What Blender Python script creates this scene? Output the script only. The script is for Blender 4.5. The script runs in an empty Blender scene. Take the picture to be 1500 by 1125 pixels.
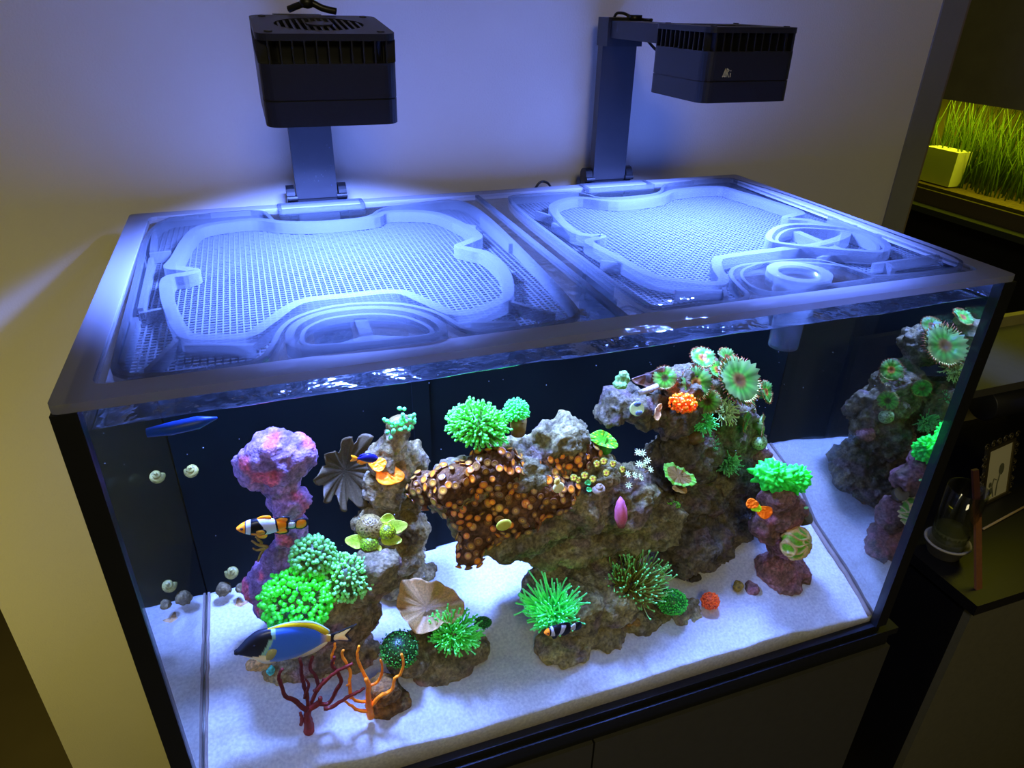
import bpy, bmesh, math, random
from mathutils import Vector, Matrix, noise

# ---------------------------------------------------------------- camera, world, lights, exposure
scn = bpy.context.scene
cam_d = bpy.data.cameras.new('camera')
cam = bpy.data.objects.new('camera', cam_d)
scn.collection.objects.link(cam)
cam_d.sensor_fit = 'HORIZONTAL'
cam_d.sensor_width = 36.0
cam_d.lens = 36.0 * 1032.59 / 1500.0
cam_d.clip_start = 0.01
cam.location = (0.1723, -0.5426, 0.2741)
cam.rotation_euler = (1.07025, -0.01795, -0.3405)
scn.camera = cam
w = bpy.data.worlds.new('room_dark'); scn.world = w; w.use_nodes = True
w.node_tree.nodes['Background'].inputs[0].default_value = (1.0, 0.80, 0.26, 1)
w.node_tree.nodes['Background'].inputs[1].default_value = 0.022
vs = scn.view_settings
vs.view_transform = 'Standard'; vs.look = 'None'; vs.gamma = 1.0; vs.exposure = 0.0; vs.use_curve_mapping = False
cy = scn.cycles
cy.transparent_max_bounces = 24
cy.max_bounces = 8; cy.diffuse_bounces = 4; cy.glossy_bounces = 4; cy.transmission_bounces = 4
cy.sample_clamp_indirect = 4.0
REEF = (0.135, 0.235, 1.0)          # colour of the reef lamps
def area(name, loc, rot, size, power, color, spread=math.pi, sy=None):
    d = bpy.data.lights.new(name, 'AREA'); d.energy = power; d.color = color; d.spread = spread
    d.size = size
    if sy: d.shape = 'RECTANGLE'; d.size_y = sy
    o = bpy.data.objects.new(name, d); scn.collection.objects.link(o); o.location = loc; o.rotation_euler = rot
    return o
# warm ceiling lamp of the dark room, behind and left of the camera
area('room_ceiling_light', (0.2, -1.9, 1.25), (math.radians(40), 0, math.radians(-8)), 0.5, 10.0, (1.0, 0.87, 0.48))
# light of the next room falling in from the left along the wall
area('doorway_light', (-1.5, -0.25, -0.1), Vector((1.1, .87, -.55)).to_track_quat('-Z', 'Y').to_euler(), 0.5, 1.6, (1.0, 0.84, 0.08), math.radians(70))

# ---------------------------------------------------------------- helpers
COL = scn.collection
def link(o): COL.objects.link(o); return o
class MB:
    def __init__(s): s.v = []; s.f = []; s.c = []; s.m = []
    def add(s, vs, fs, col=(1, 1, 1), mi=0):
        b = len(s.v); s.v += [tuple(v) for v in vs]; s.f += [tuple(b + i for i in f) for f in fs]
        s.c += (list(col) if isinstance(col, list) else [col] * len(vs)); s.m += [mi] * len(fs); return s
    def box(s, x0, x1, y0, y1, z0, z1, col=(1, 1, 1), mi=0):
        v = [(x, y, z) for z in (z0, z1) for y in (y0, y1) for x in (x0, x1)]
        return s.add(v, [(0, 2, 3, 1), (4, 5, 7, 6), (0, 1, 5, 4), (2, 6, 7, 3), (0, 4, 6, 2), (1, 3, 7, 5)], col, mi)
    def prism(s, pts, z0, z1, col=(1, 1, 1), mi=0):
        n = len(pts)
        a = sum(pts[i][0] * pts[(i + 1) % n][1] - pts[(i + 1) % n][0] * pts[i][1] for i in range(n))
        if a < 0: pts = pts[::-1]
        v = [(p[0], p[1], z0) for p in pts] + [(p[0], p[1], z1) for p in pts]
        f = [tuple(range(n - 1, -1, -1)), tuple(range(n, 2 * n))] + [(i, (i + 1) % n, n + (i + 1) % n, n + i) for i in range(n)]
        return s.add(v, f, col, mi)
    def ring(s, outer, inner, z0, z1, col=(1, 1, 1), mi=0):
        n = len(outer)
        v = [(p[0], p[1], z) for z in (z0, z1) for L in (outer, inner) for p in L]
        f = []
        for i in range(n):
            j = (i + 1) % n
            f += [(i, j, 2 * n + j, 2 * n + i), (n + i, 3 * n + i, 3 * n + j, n + j), (2 * n + i, 2 * n + j, 3 * n + j, 3 * n + i), (i, n + i, n + j, j)]
        return s.add(v, f, col, mi)
    def ribbon(s, path, wd, z0, z1, closed=False, col=(1, 1, 1), mi=0):
        n = len(path); L = []; R = []
        for i, p in enumerate(path):
            a = Vector(path[(i - 1) % n] if (closed or i) else path[0]); b = Vector(path[(i + 1) % n] if (closed or i < n - 1) else path[-1])
            t = (b - a).normalized(); q = Vector((-t.y, t.x)) * wd / 2; p = Vector(p)
            L.append(tuple(p + q)); R.append(tuple(p - q))
        if closed: return s.ring(R, L, z0, z1, col, mi)
        return s.prism(L + R[::-1], z0, z1, col, mi)
    def tube(s, path, rad, seg=8, col=(1, 1, 1), mi=0, cap=True):
        path = [Vector(p) for p in path]; n = len(path)
        if not isinstance(rad, (list, tuple)): rad = [rad] * n
        cols = col if isinstance(col, list) else [col] * n
        ref = Vector((0.31, 0.2, 0.93)); v = []; c = []; f = []
        for i, p in enumerate(path):
            t = (path[min(i + 1, n - 1)] - path[max(i - 1, 0)])
            t = t.normalized() if t.length > 1e-9 else Vector((0, 0, 1))
            a = t.cross(ref)
            if a.length < .1: a = t.cross(Vector((1, 0, 0)))
            a.normalize(); b = t.cross(a)
            for k in range(seg):
                an = 2 * math.pi * k / seg
                v.append(p + a * math.cos(an) * rad[i] + b * math.sin(an) * rad[i]); c.append(cols[i])
        for i in range(n - 1):
            for k in range(seg):
                k2 = (k + 1) % seg
                f.append((i * seg + k, i * seg + k2, (i + 1) * seg + k2, (i + 1) * seg + k))
        if cap: f += [tuple(range(seg - 1, -1, -1)), tuple(range((n - 1) * seg, n * seg))]
        return s.add(v, f, c, mi)
    def ball(s, c, r, nu=10, nv=6, col=(1, 1, 1), mi=0):
        if not isinstance(r, (list, tuple)): r = (r, r, r)
        v = [(c[0], c[1], c[2] - r[2])]; f = []
        for j in range(1, nv):
            ph = math.pi * j / nv - math.pi / 2
            for i in range(nu):
                th = 2 * math.pi * i / nu
                v.append((c[0] + r[0] * math.cos(ph) * math.cos(th), c[1] + r[1] * math.cos(ph) * math.sin(th), c[2] + r[2] * math.sin(ph)))
        v.append((c[0], c[1], c[2] + r[2])); T = len(v) - 1
        for i in range(nu):
            i2 = (i + 1) % nu
            f.append((0, 1 + i2, 1 + i)); f.append((T, T - nu + i, T - nu + i2))
            for j in range(nv - 2):
                a = 1 + j * nu
                f.append((a + i, a + i2, a + nu + i2, a + nu + i))
        return s.add(v, f, col, mi)
    def lathe(s, prof, c, seg=32, col=(1, 1, 1), mi=0, close=False):
        n = len(prof); v = []; cc = []; f = []
        cols = col if isinstance(col, list) else [col] * n
        for i, (r, z) in enumerate(prof):
            for k in range(seg):
                a = 2 * math.pi * k / seg
                v.append((c[0] + r * math.cos(a), c[1] + r * math.sin(a), c[2] + z)); cc.append(cols[i])
        for i in range(n if close else n - 1):
            i2 = (i + 1) % n
            for k in range(seg):
                k2 = (k + 1) % seg
                f.append((i * seg + k, i * seg + k2, i2 * seg + k2, i2 * seg + k))
        if not close: f += [tuple(range(seg - 1, -1, -1)), tuple(range((n - 1) * seg, n * seg))]
        return s.add(v, f, cc, mi)
    def build(s, name, mat, parent=None, smooth=False, mtx=None):
        me = bpy.data.meshes.new(name); me.from_pydata(s.v, [], s.f)
        mats = mat if isinstance(mat, (list, tuple)) else [mat]
        for m in mats: me.materials.append(m)
        if len(mats) > 1: me.polygons.foreach_set('material_index', s.m)
        if smooth: me.polygons.foreach_set('use_smooth', [True] * len(me.polygons))
        setcol(me, s.c)
        if mtx is not None: me.transform(mtx)
        me.update()
        return put(name, me, parent)
def setcol(me, cols):
    at = me.color_attributes.new('Col', 'FLOAT_COLOR', 'POINT')
    flat = []
    for c in cols: flat += [c[0], c[1], c[2], 1.0]
    at.data.foreach_set('color', flat)
def wloc(o):
    v = Vector(o.location)
    while o.parent: o = o.parent; v += Vector(o.location)
    return v
def put(name, me, parent=None):
    o = link(bpy.data.objects.new(name, me))
    if parent is not None: o.parent = parent; o.location = -wloc(parent)
    return o
def tag(o, label, cat=None, group=None, kind=None):
    o['label'] = label
    if cat: o['category'] = cat
    if group: o['group'] = group
    if kind: o['kind'] = kind
    return o
def thing(name, label, cat, loc=(0, 0, 0), group=None):
    o = link(bpy.data.objects.new(name, None)); o.location = loc; o.empty_display_size = 0.02
    return tag(o, label, cat, group)
def struct(o): o['kind'] = 'structure'; return o
def stuffpart(o): o['kind'] = 'stuff'; return o
def rrect(x0, x1, y0, y1, r, n=6):
    out = []
    for cx, cy_, a0 in ((x1 - r, y1 - r, 0), (x0 + r, y1 - r, 90), (x0 + r, y0 + r, 180), (x1 - r, y0 + r, 270)):
        for k in range(n + 1):
            a = math.radians(a0 + 90 * k / n); out.append((cx + r * math.cos(a), cy_ + r * math.sin(a)))
    return out
def smooth_path(pts, n=6, closed=True):
    P_ = [Vector(p) for p in pts]; N = len(P_); out = []
    for i in range(N if closed else N - 1):
        p0 = P_[(i - 1) % N] if closed or i else P_[0]; p1 = P_[i]; p2 = P_[(i + 1) % N]; p3 = P_[(i + 2) % N] if closed or i < N - 2 else P_[-1]
        for k in range(n):
            t = k / n
            out.append(tuple(0.5 * ((2 * p1) + (p2 - p0) * t + (2 * p0 - 5 * p1 + 4 * p2 - p3) * t * t + (3 * p1 - p0 - 3 * p2 + p3) * t ** 3)))
    if not closed: out.append(tuple(P_[-1]))
    return out
def round_poly(pts, k=2):
    for _ in range(k):
        o = []
        for i, p in enumerate(pts):
            q = pts[(i + 1) % len(pts)]
            o += [(p[0] * .75 + q[0] * .25, p[1] * .75 + q[1] * .25), (p[0] * .25 + q[0] * .75, p[1] * .25 + q[1] * .75)]
        pts = o
    return pts
def inset(pts, d):
    n = len(pts); a = sum(pts[i][0] * pts[(i + 1) % n][1] - pts[(i + 1) % n][0] * pts[i][1] for i in range(n)); sg = 1 if a > 0 else -1
    out = []
    for i in range(n):
        t = (Vector(pts[(i + 1) % n]) - Vector(pts[i - 1])).normalized()
        out.append((pts[i][0] - t.y * d * sg, pts[i][1] + t.x * d * sg))
    return out

# ---------------------------------------------------------------- materials
def lin(c): return tuple(((x / 255) / 12.92 if x / 255 <= 0.04045 else ((x / 255 + 0.055) / 1.055) ** 2.4) for x in c)
EREF = (0.31, 0.42, 1.14)
def fl(r, g, b):
    # reflectance of a fluorescent or pigmented surface that looks (r, g, b) under the blue reef lamps
    l = lin((r, g, b)); return tuple(l[i] / EREF[i] for i in range(3))
def newmat(name):
    m = bpy.data.materials.new(name); m.use_nodes = True; nt = m.node_tree; nt.nodes.clear()
    out = nt.nodes.new('ShaderNodeOutputMaterial'); return m, nt, out
def N_(nt, t, **kw):
    n = nt.nodes.new(t)
    for k, v in kw.items(): setattr(n, k, v)
    return n
def plain(name, col, rough=0.5, var=0.0, scale=20, bump=0.0, bscale=60, metal=0.0, spec=0.5):
    m, nt, out = newmat(name)
    p = N_(nt, 'ShaderNodeBsdfPrincipled'); p.inputs['Roughness'].default_value = rough; p.inputs['Metallic'].default_value = metal
    p.inputs['Specular IOR Level'].default_value = spec
    tc = N_(nt, 'ShaderNodeTexCoord')
    p.inputs['Base Color'].default_value = (*col, 1)
    if var:
        nz = N_(nt, 'ShaderNodeTexNoise'); nz.inputs['Scale'].default_value = scale; nz.inputs['Detail'].default_value = 4
        nt.links.new(tc.outputs['Object'], nz.inputs['Vector'])
        mx = N_(nt, 'ShaderNodeMix', data_type='RGBA')
        mx.inputs['A'].default_value = (*[c * (1 - var) for c in col], 1); mx.inputs['B'].default_value = (*[c * (1 + var) for c in col], 1)
        nt.links.new(nz.outputs['Fac'], mx.inputs['Factor']); nt.links.new(mx.outputs['Result'], p.inputs['Base Color'])
    if bump:
        nb = N_(nt, 'ShaderNodeTexNoise'); nb.inputs['Scale'].default_value = bscale; nb.inputs['Detail'].default_value = 3
        nt.links.new(tc.outputs['Object'], nb.inputs['Vector'])
        b = N_(nt, 'ShaderNodeBump'); b.inputs['Strength'].default_value = bump; b.inputs['Distance'].default_value = 0.002
        nt.links.new(nb.outputs['Fac'], b.inputs['Height']); nt.links.new(b.outputs['Normal'], p.inputs['Normal'])
    nt.links.new(p.outputs[0], out.inputs[0]); return m
def living(name, gloss=0.05, rough=0.35, var=0.25, scale=300, bump=0.3, bscale=500, dist=0.001, trans=0.0):
    # skin, coral tissue and rock: pigment stored on the points, fine mottling from noise
    m, nt, out = newmat(name)
    at = N_(nt, 'ShaderNodeAttribute', attribute_name='Col'); tc = N_(nt, 'ShaderNodeTexCoord')
    nz = N_(nt, 'ShaderNodeTexNoise'); nz.inputs['Scale'].default_value = scale; nz.inputs['Detail'].default_value = 3
    nt.links.new(tc.outputs['Object'], nz.inputs['Vector'])
    mr = N_(nt, 'ShaderNodeMapRange'); mr.inputs['From Min'].default_value = .3; mr.inputs['From Max'].default_value = .7
    mr.inputs['To Min'].default_value = 1 - var; mr.inputs['To Max'].default_value = 1 + var
    nt.links.new(nz.outputs['Fac'], mr.inputs['Value'])
    vm = N_(nt, 'ShaderNodeVectorMath', operation='SCALE')
    nt.links.new(at.outputs['Color'], vm.inputs[0]); nt.links.new(mr.outputs[0], vm.inputs['Scale'])
    d = N_(nt, 'ShaderNodeBsdfDiffuse'); nt.links.new(vm.outputs[0], d.inputs['Color'])
    g = N_(nt, 'ShaderNodeBsdfGlossy'); g.inputs['Roughness'].default_value = rough; g.inputs['Color'].default_value = (1, 1, 1, 1)
    mx = N_(nt, 'ShaderNodeMixShader'); mx.inputs[0].default_value = gloss
    sh = d
    if trans:
        t = N_(nt, 'ShaderNodeBsdfTranslucent'); nt.links.new(vm.outputs[0], t.inputs['Color'])
        m2 = N_(nt, 'ShaderNodeMixShader'); m2.inputs[0].default_value = trans
        nt.links.new(d.outputs[0], m2.inputs[1]); nt.links.new(t.outputs[0], m2.inputs[2]); sh = m2
    nt.links.new(sh.outputs[0], mx.inputs[1]); nt.links.new(g.outputs[0], mx.inputs[2]); nt.links.new(mx.outputs[0], out.inputs[0])
    if bump:
        nb = N_(nt, 'ShaderNodeTexNoise'); nb.inputs['Scale'].default_value = bscale; nb.inputs['Detail'].default_value = 4
        nt.links.new(tc.outputs['Object'], nb.inputs['Vector'])
        b = N_(nt, 'ShaderNodeBump'); b.inputs['Strength'].default_value = bump; b.inputs['Distance'].default_value = dist
        nt.links.new(nb.outputs['Fac'], b.inputs['Height'])
        for s in (d, g): nt.links.new(b.outputs['Normal'], s.inputs['Normal'])
    return m
def clear(name, tint=(1, 1, 1), gloss=0.04, fres=1.0, ior=1.45, rough=0.0, haze=0.0, hazecol=(0.9, 0.92, 1), bump=0.0, bscale=40, dist=.002):
    # thin clear sheet: light passes straight, a share mirrors by angle, a share scatters
    m, nt, out = newmat(name)
    t = N_(nt, 'ShaderNodeBsdfTransparent'); t.inputs[0].default_value = (*tint, 1)
    g = N_(nt, 'ShaderNodeBsdfGlossy'); g.inputs['Roughness'].default_value = rough; g.inputs['Color'].default_value = (1, 1, 1, 1)
    fr = N_(nt, 'ShaderNodeFresnel'); fr.inputs['IOR'].default_value = ior
    ge = N_(nt, 'ShaderNodeNewGeometry')
    ma = N_(nt, 'ShaderNodeMath', operation='MULTIPLY_ADD'); ma.inputs[1].default_value = fres; ma.inputs[2].default_value = gloss; ma.use_clamp = True
    # the same share on both faces of a thin sheet
    mxi = N_(nt, 'ShaderNodeMix'); mxi.inputs[2].default_value = ior; mxi.inputs[3].default_value = 1 / ior
    nt.links.new(ge.outputs['Backfacing'], mxi.inputs[0]); nt.links.new(mxi.outputs[0], fr.inputs['IOR'])
    nt.links.new(fr.outputs[0], ma.inputs[0])
    if bump:
        tc = N_(nt, 'ShaderNodeTexCoord'); nb = N_(nt, 'ShaderNodeTexNoise'); nb.inputs['Scale'].default_value = bscale; nb.inputs['Detail'].default_value = 3
        nt.links.new(tc.outputs['Object'], nb.inputs['Vector'])
        b = N_(nt, 'ShaderNodeBump'); b.inputs['Strength'].default_value = bump; b.inputs['Distance'].default_value = dist
        nt.links.new(nb.outputs['Fac'], b.inputs['Height']); nt.links.new(b.outputs['Normal'], g.inputs['Normal'])
    base = t
    if haze:
        d = N_(nt, 'ShaderNodeBsdfDiffuse'); d.inputs['Color'].default_value = (*hazecol, 1)
        tl = N_(nt, 'ShaderNodeBsdfTranslucent'); tl.inputs['Color'].default_value = (*hazecol, 1)
        h = N_(nt, 'ShaderNodeMixShader'); h.inputs[0].default_value = .45
        nt.links.new(d.outputs[0], h.inputs[1]); nt.links.new(tl.outputs[0], h.inputs[2])
        hm = N_(nt, 'ShaderNodeMixShader'); hm.inputs[0].default_value = haze
        nt.links.new(t.outputs[0], hm.inputs[1]); nt.links.new(h.outputs[0], hm.inputs[2]); base = hm
    mx = N_(nt, 'ShaderNodeMixShader')
    nt.links.new(ma.outputs[0], mx.inputs[0]); nt.links.new(base.outputs[0], mx.inputs[1]); nt.links.new(g.outputs[0], mx.inputs[2])
    nt.links.new(mx.outputs[0], out.inputs[0]); return m
def glow(name, col, st):
    m, nt, out = newmat(name); e = N_(nt, 'ShaderNodeEmission'); e.inputs[0].default_value = (*col, 1); e.inputs[1].default_value = st
    nt.links.new(e.outputs[0], out.inputs[0]); return m

M = {}
M['wall'] = plain('wall_paint', (.74, .71, .66), .9, .05, 6, .25, 300)
M['trimedge'] = plain('wall_edge_wood', (.20, .15, .10), .6, .15, 40)
M['floor'] = plain('floor_vinyl', (.16, .13, .08), .5, .15, 8)
M['darkwall'] = plain('dark_brown_wall', (.10, .075, .05), .8, .2, 10)
M['black_plastic'] = plain('black_plastic', (.012, .012, .013), .38, .2, 60)
M['black_alu'] = plain('black_anodised_metal', (.017, .017, .019), .42, .12, 200, .08, 900)
M['post'] = plain('grey_black_metal_post', (.030, .030, .034), .40, .1, 50)
M['black_frame'] = plain('black_silicone', (.010, .011, .012), .45, .2, 30)
M['cabinet'] = plain('black_laminate', (.075, .073, .062), .6, .15, 60, .1, 500)
M['back'] = plain('dark_back_panel', (.004, .009, .007), .8, .5, 14, spec=.15)
M['glass'] = clear('front_glass', (.97, .985, .98), 0.0, .45, 1.45)
M['mirror_glass'] = clear('side_glass', (.5, .55, .55), 0.50, .5, 1.45)
M['water'] = clear('water_surface', (.93, .96, .97), 0.20, 1.3, 1.33, .09, haze=.0015, bump=.8, bscale=26, dist=.008)
M['water_side'] = clear('water_body', (.97, .985, .98), 0.0, 0.0, 1.33)
M['frost'] = clear('frosted_acrylic', (.93, .95, .97), .0, .15, 1.49, .12, haze=.55, hazecol=(.15, .165, .19))
M['frost_frame'] = clear('frosted_acrylic_frame', (.85, .87, .92), .0, .12, 1.49, .3, haze=.75, hazecol=(.44, .45, .50))
M['acrylic'] = clear('clear_acrylic', (.96, .97, .98), .02, .8, 1.49, .02, haze=.003)
M['screen'] = clear('clear_net_screen', (.9, .92, .95), .0, .15, 1.49, .2, haze=.6, hazecol=(.135, .15, .175))
M['frost_tube'] = clear('frosted_feeding_tube', (.9, .92, .95), .0, .3, 1.49, .2, haze=.5, hazecol=(.26, .28, .29))
M['lens'] = glow('lamp_lens_light', REEF, 6.0)
M['gold'] = plain('gold_print', (.75, .62, .25), .4)

# ---------------------------------------------------------------- room
WY = 0.62
m = MB(); m.box(-0.37, 1.452, WY, WY + .06, -1.27, 1.4); wall = struct(m.build('wall_back', M['wall']))
m = MB(); m.box(1.452, 1.514, WY - .004, WY + .06, -1.27, 1.4); struct(m.build('edge_strip_1', plain('grey_edge_strip', (.24, .24, .26), .6, .1, 20), wall))  # wall-end strip in a darker grey than the wall
m = MB(); m.box(1.514, 1.519, WY - .004, WY + .064, -1.27, 1.4); struct(m.build('trim_2', M['trimedge'], wall))
m = MB(); m.box(-4, 4, -4, 4, -1.31, -1.27); struct(m.build('floor', M['floor']))
m = MB(); m.box(-4, 4, 2.2, 2.3, -1.27, 2.2); struct(m.build('wall_far', M['darkwall']))
m = MB(); m.box(2.75, 2.85, -4, 2.2, -1.27, 2.2); struct(m.build('wall_right', M['darkwall']))

# ---------------------------------------------------------------- aquarium and its stand
GX0, GX1, GY0, GB = 0.019, 0.982, 0.012, 0.31       # inner glass faces, front face and added wall at the apparent back
ZB, ZT, ZW = -0.576, -0.008, -0.0345                # bottom, top of glass, water line
OX0 = 0.0
FX = [0.0, .019, .18, .372, .525, .68, .815, .982, 1.0]; FZ = [-.515, -.515, -.535, -.545, -.549, -.543, -.547, -.566, -.566]
def interp(x, X, Z):
    if x <= X[0]: return Z[0]
    for i in range(len(X) - 1):
        if x <= X[i + 1]: t = (x - X[i]) / (X[i + 1] - X[i]); return Z[i] * (1 - t) + Z[i + 1] * t
    return Z[-1]
def sand(x, y):
    k = min(max((x - .019) / .963, 0), 1); ye = min(max(y, .012), .31)
    lf = interp(ye, [.012, .04, .15, .31], [-.515, -.503, -.496, -.492])
    md = interp(ye, [.012, .06, .15, .31], [-.548, -.532, -.515, -.50])
    rt = interp(ye, [.012, .077, .168, .227, .31], [-.566, -.533, -.4995, -.455, -.43])
    if k < .45: t = k / .45; t = t * t * (3 - 2 * t); b = lf * (1 - t) + md * t; zb = interp(k, [0, .45], [-.515, -.548])
    else: t = (k - .45) / .55; t = t * t * (3 - 2 * t); b = md * (1 - t) + rt * t; zb = -.548 * (1 - t) - .566 * t
    return b + (interp(x, FX, FZ) - zb) * max(0, 1 - (ye - .012) / .06)
tank = thing('aquarium', 'rimless glass reef aquarium with black corner posts on a black stand', 'aquarium', (.5, .28, ZB))
MB().box(GX0 + .0004, GX1 - .0004, 0.002, GY0, ZB, ZT).build('front_pane', M['glass'], tank)
MB().box(GX0 - .012, GX0, GY0, .545, ZB, ZT).build('side_pane', M['mirror_glass'], tank)
MB().box(GX1, GX1 + .012, GY0, .545, ZB, ZT).build('side_pane', M['mirror_glass'], tank)
MB().box(GX0 - .012, GX1 + .012, .545, .555, ZB, ZT).build('back_pane', M['back'], tank)
MB().box(GX0 + .001, GX1 - .001, GB, GB + .012, ZB, -.045).build('apparent_back_wall', M['back'], tank)  # added dark wall where refraction makes the back glass appear
MB().box(0.3345, 0.3588, GB - .004, GB, ZB, -.045).build('overflow_post', M['back'], tank)
MB().box(GX0 - .012, GX1 + .012, .002, .555, ZB - .012, ZB).build('bottom_pane', M['black_frame'], tank)
MB().box(OX0, GX0, -.001, GY0, ZB, ZT - .0004).build('corner_post', M['black_frame'], tank)
MB().box(GX1, GX1 + .02, -.001, GY0, ZB, ZT - .0004).build('corner_post', M['black_frame'], tank)
# dirt-coloured silicone beads where the side panes meet the sand
for sx in (GX0, GX1):
    mb = MB(); sg = 1 if sx < .5 else -1
    path = [(sx + sg * .003, GY0 + .002 + (GB - GY0 - .004) * k / 24) for k in range(25)]
    mb.tube([(x + .0015 * noise.noise(Vector((x, y * 60, 3))), y, sand(x, y) + .002) for x, y in path], .0038 if sg < 0 else .0022, 6, (.42, .30, .20))
    MSIL = M.setdefault('bead', plain('silicone_bead', (.40, .30, .21) , .7, .3, 60))
    mb.build('silicone_bead', MSIL, tank, True)
CX0, CX1 = -.028, 1.029
stand = thing('aquarium_stand', 'black laminate cabinet carrying the reef aquarium', 'cabinet', (.5, .28, -1.27))
MB().box(CX0, CX1, -.004, .56, -.60, ZB - .012).build('top_rail', M['black_frame'], stand)
MB().box(CX0 + .004, CX1 - .004, .004, .558, -.632, -.60).build('shadow_gap', M['black_frame'], stand)
SEAM = 0.5026
MB().box(CX0, SEAM - .0015, -.002, .016, -1.25, -.632).build('door', M['cabinet'], stand)
MB().box(SEAM + .0015, CX1, -.002, .016, -1.25, -.632).build('door', M['cabinet'], stand)
MB().box(CX0, CX1, .018, .556, -1.27, -.632).build('body', M['black_plastic'], stand)

# sand bed
mb = MB(); nx, ny = 170, 64
xs = [GX0 + .0006 + (GX1 - GX0 - .0012) * i / nx for i in range(nx + 1)]; ys = [GY0 + .0006 + (GB - GY0 - .0012) * j / ny for j in range(ny + 1)]
V = []; Cc = []
for y in ys:
    for x in xs:
        z = sand(x, y) + .0045 * noise.noise(Vector((x * 14, y * 14, 0))) + .0022 * noise.noise(Vector((x * 45, y * 45, 5))) + .0008 * noise.noise(Vector((x * 160, y * 160, 9)))
        V.append((x, y, z))
        Cc.append((.96, .90, .74))
nv = len(V); F = [(j * (nx + 1) + i, j * (nx + 1) + i + 1, (j + 1) * (nx + 1) + i + 1, (j + 1) * (nx + 1) + i) for j in range(ny) for i in range(nx)]
V += [(x, y, ZB + .001) for y in (ys[0], ys[-1]) for x in xs]; Cc += [(.50, .42, .31)] * (2 * (nx + 1))
for i in range(nx):
    a, b = nv + i, nv + i + 1; F.append((i, a, b, i + 1)); q = ny * (nx + 1); F.append((q + i, q + i + 1, nv + nx + 1 + i + 1, nv + nx + 1 + i))
F.append((0, *[j * (nx + 1) for j in range(1, ny + 1)], nv + nx + 1, nv)); F.append((nx, nv + nx, nv + 2 * nx + 1, *[j * (nx + 1) + nx for j in range(ny, 0, -1)]))
mb.add(V, F, Cc)
M['sand'] = living('aragonite_sand', .0, .5, .14, 260, .5, 700, .0008)
tag(mb.build('sand_bed', M['sand'], None, True), 'fine white sand bed covering the aquarium floor', 'sand', kind='stuff')

# water: rippled top, plain sides
mb = MB(); nx, ny = 90, 56
x0, x1, y0, y1 = GX0 + .0006, GX1 - .0006, GY0 + .0005, .544
def wz(x, y): return ZW + .0022 * noise.noise(Vector((x * 9, y * 13, 2))) + .0012 * noise.noise(Vector((x * 24, y * 30, 7))) + .004 * math.exp(-(y - y0) / .004)
V = [(x0 + (x1 - x0) * i / nx, (y0 + (y1 - y0) * (j / ny) ** 1.5), 0) for j in range(ny + 1) for i in range(nx + 1)]
V = [(x, y, wz(x, y)) for x, y, _ in V]
F = [(j * (nx + 1) + i, j * (nx + 1) + i + 1, (j + 1) * (nx + 1) + i + 1, (j + 1) * (nx + 1) + i) for j in range(ny) for i in range(nx)]
mb.add(V, F); b = len(V)
mb.add([(x0, y0, ZB + .002), (x1, y0, ZB + .002), (x1, y1, ZB + .002), (x0, y1, ZB + .002)], [(3, 2, 1, 0)], mi=1)
fr = [i for i in range(nx + 1)]; bk = [ny * (nx + 1) + i for i in range(nx + 1)]
mb.f += [tuple([b, b + 1] + fr[::-1]), tuple([b + 2, b + 3] + bk), tuple([b + 3, b] + [j * (nx + 1) for j in range(ny + 1)]), tuple([b + 1, b + 2] + [j * (nx + 1) + nx for j in range(ny, -1, -1)])]; mb.m += [1] * 4
tag(mb.build('aquarium_water', [M['water'], M['water_side']], None, True), 'clear rippling water filling the reef aquarium', 'water', kind='stuff')

# ---------------------------------------------------------------- lid frame, trays and feeding tube
lid = thing('lid_frame', 'frosted clear acrylic lid frame resting on the aquarium rim', 'lid', (.5, .28, -.008))
fo = rrect(0, 1, 0, .556, .006, 2); fi = rrect(.026, .974, .027, .534, .010, 2)
MB().ring(fo, fi, -.008, .0).build('rim', M['frost_frame'], lid)
TL = round_poly([(0.0257, 0.5194), (0.0982, 0.5351), (0.1765, 0.5362), (0.1859, 0.4956), (0.1911, 0.4584), (0.2489, 0.4455), (0.3153, 0.4517), (0.3392, 0.4987), (0.3866, 0.5101), (0.4628, 0.5235), (0.4807, 0.4593), (0.4772, 0.2979), (0.4647, 0.0568), (0.452, 0.0353), (0.4244, 0.03), (0.35, 0.0299), (0.335, 0.0443), (0.3279, 0.0701), (0.3174, 0.0964), (0.289, 0.1257), (0.2359, 0.1381), (0.1945, 0.1216), (0.1769, 0.0966), (0.1682, 0.0605), (0.1559, 0.0292), (0.1102, 0.0266), (0.0587, 0.0304), (0.0391, 0.0453), (0.0352, 0.0606), (0.0332, 0.231)], 2)
TR = round_poly([(0.5316, 0.5046), (0.5664, 0.5223), (0.6612, 0.5154), (0.6751, 0.4927), (0.6827, 0.4631), (0.7419, 0.4605), (0.7945, 0.4696), (0.8218, 0.5168), (0.8521, 0.5297), (0.9753, 0.541), (0.9793, 0.512), (0.9944, 0.3775), (0.9892, 0.1994), (0.99, 0.0665), (0.9643, 0.0422), (0.9375, 0.0349), (0.8351, 0.0412), (0.8239, 0.059), (0.82, 0.0902), (0.7704, 0.1153), (0.7187, 0.1254), (0.6922, 0.118), (0.6734, 0.0992), (0.6618, 0.066), (0.6564, 0.0377), (0.6383, 0.0269), (0.5754, 0.0324), (0.5364, 0.0367), (0.5299, 0.058), (0.5297, 0.1841)], 2)
mid = [(.5, .027), (.5, .534)]
MB().box(.497, .503, .027, .534, -.007, -.0005).build('seam_strip', M['frost'], lid)
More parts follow.
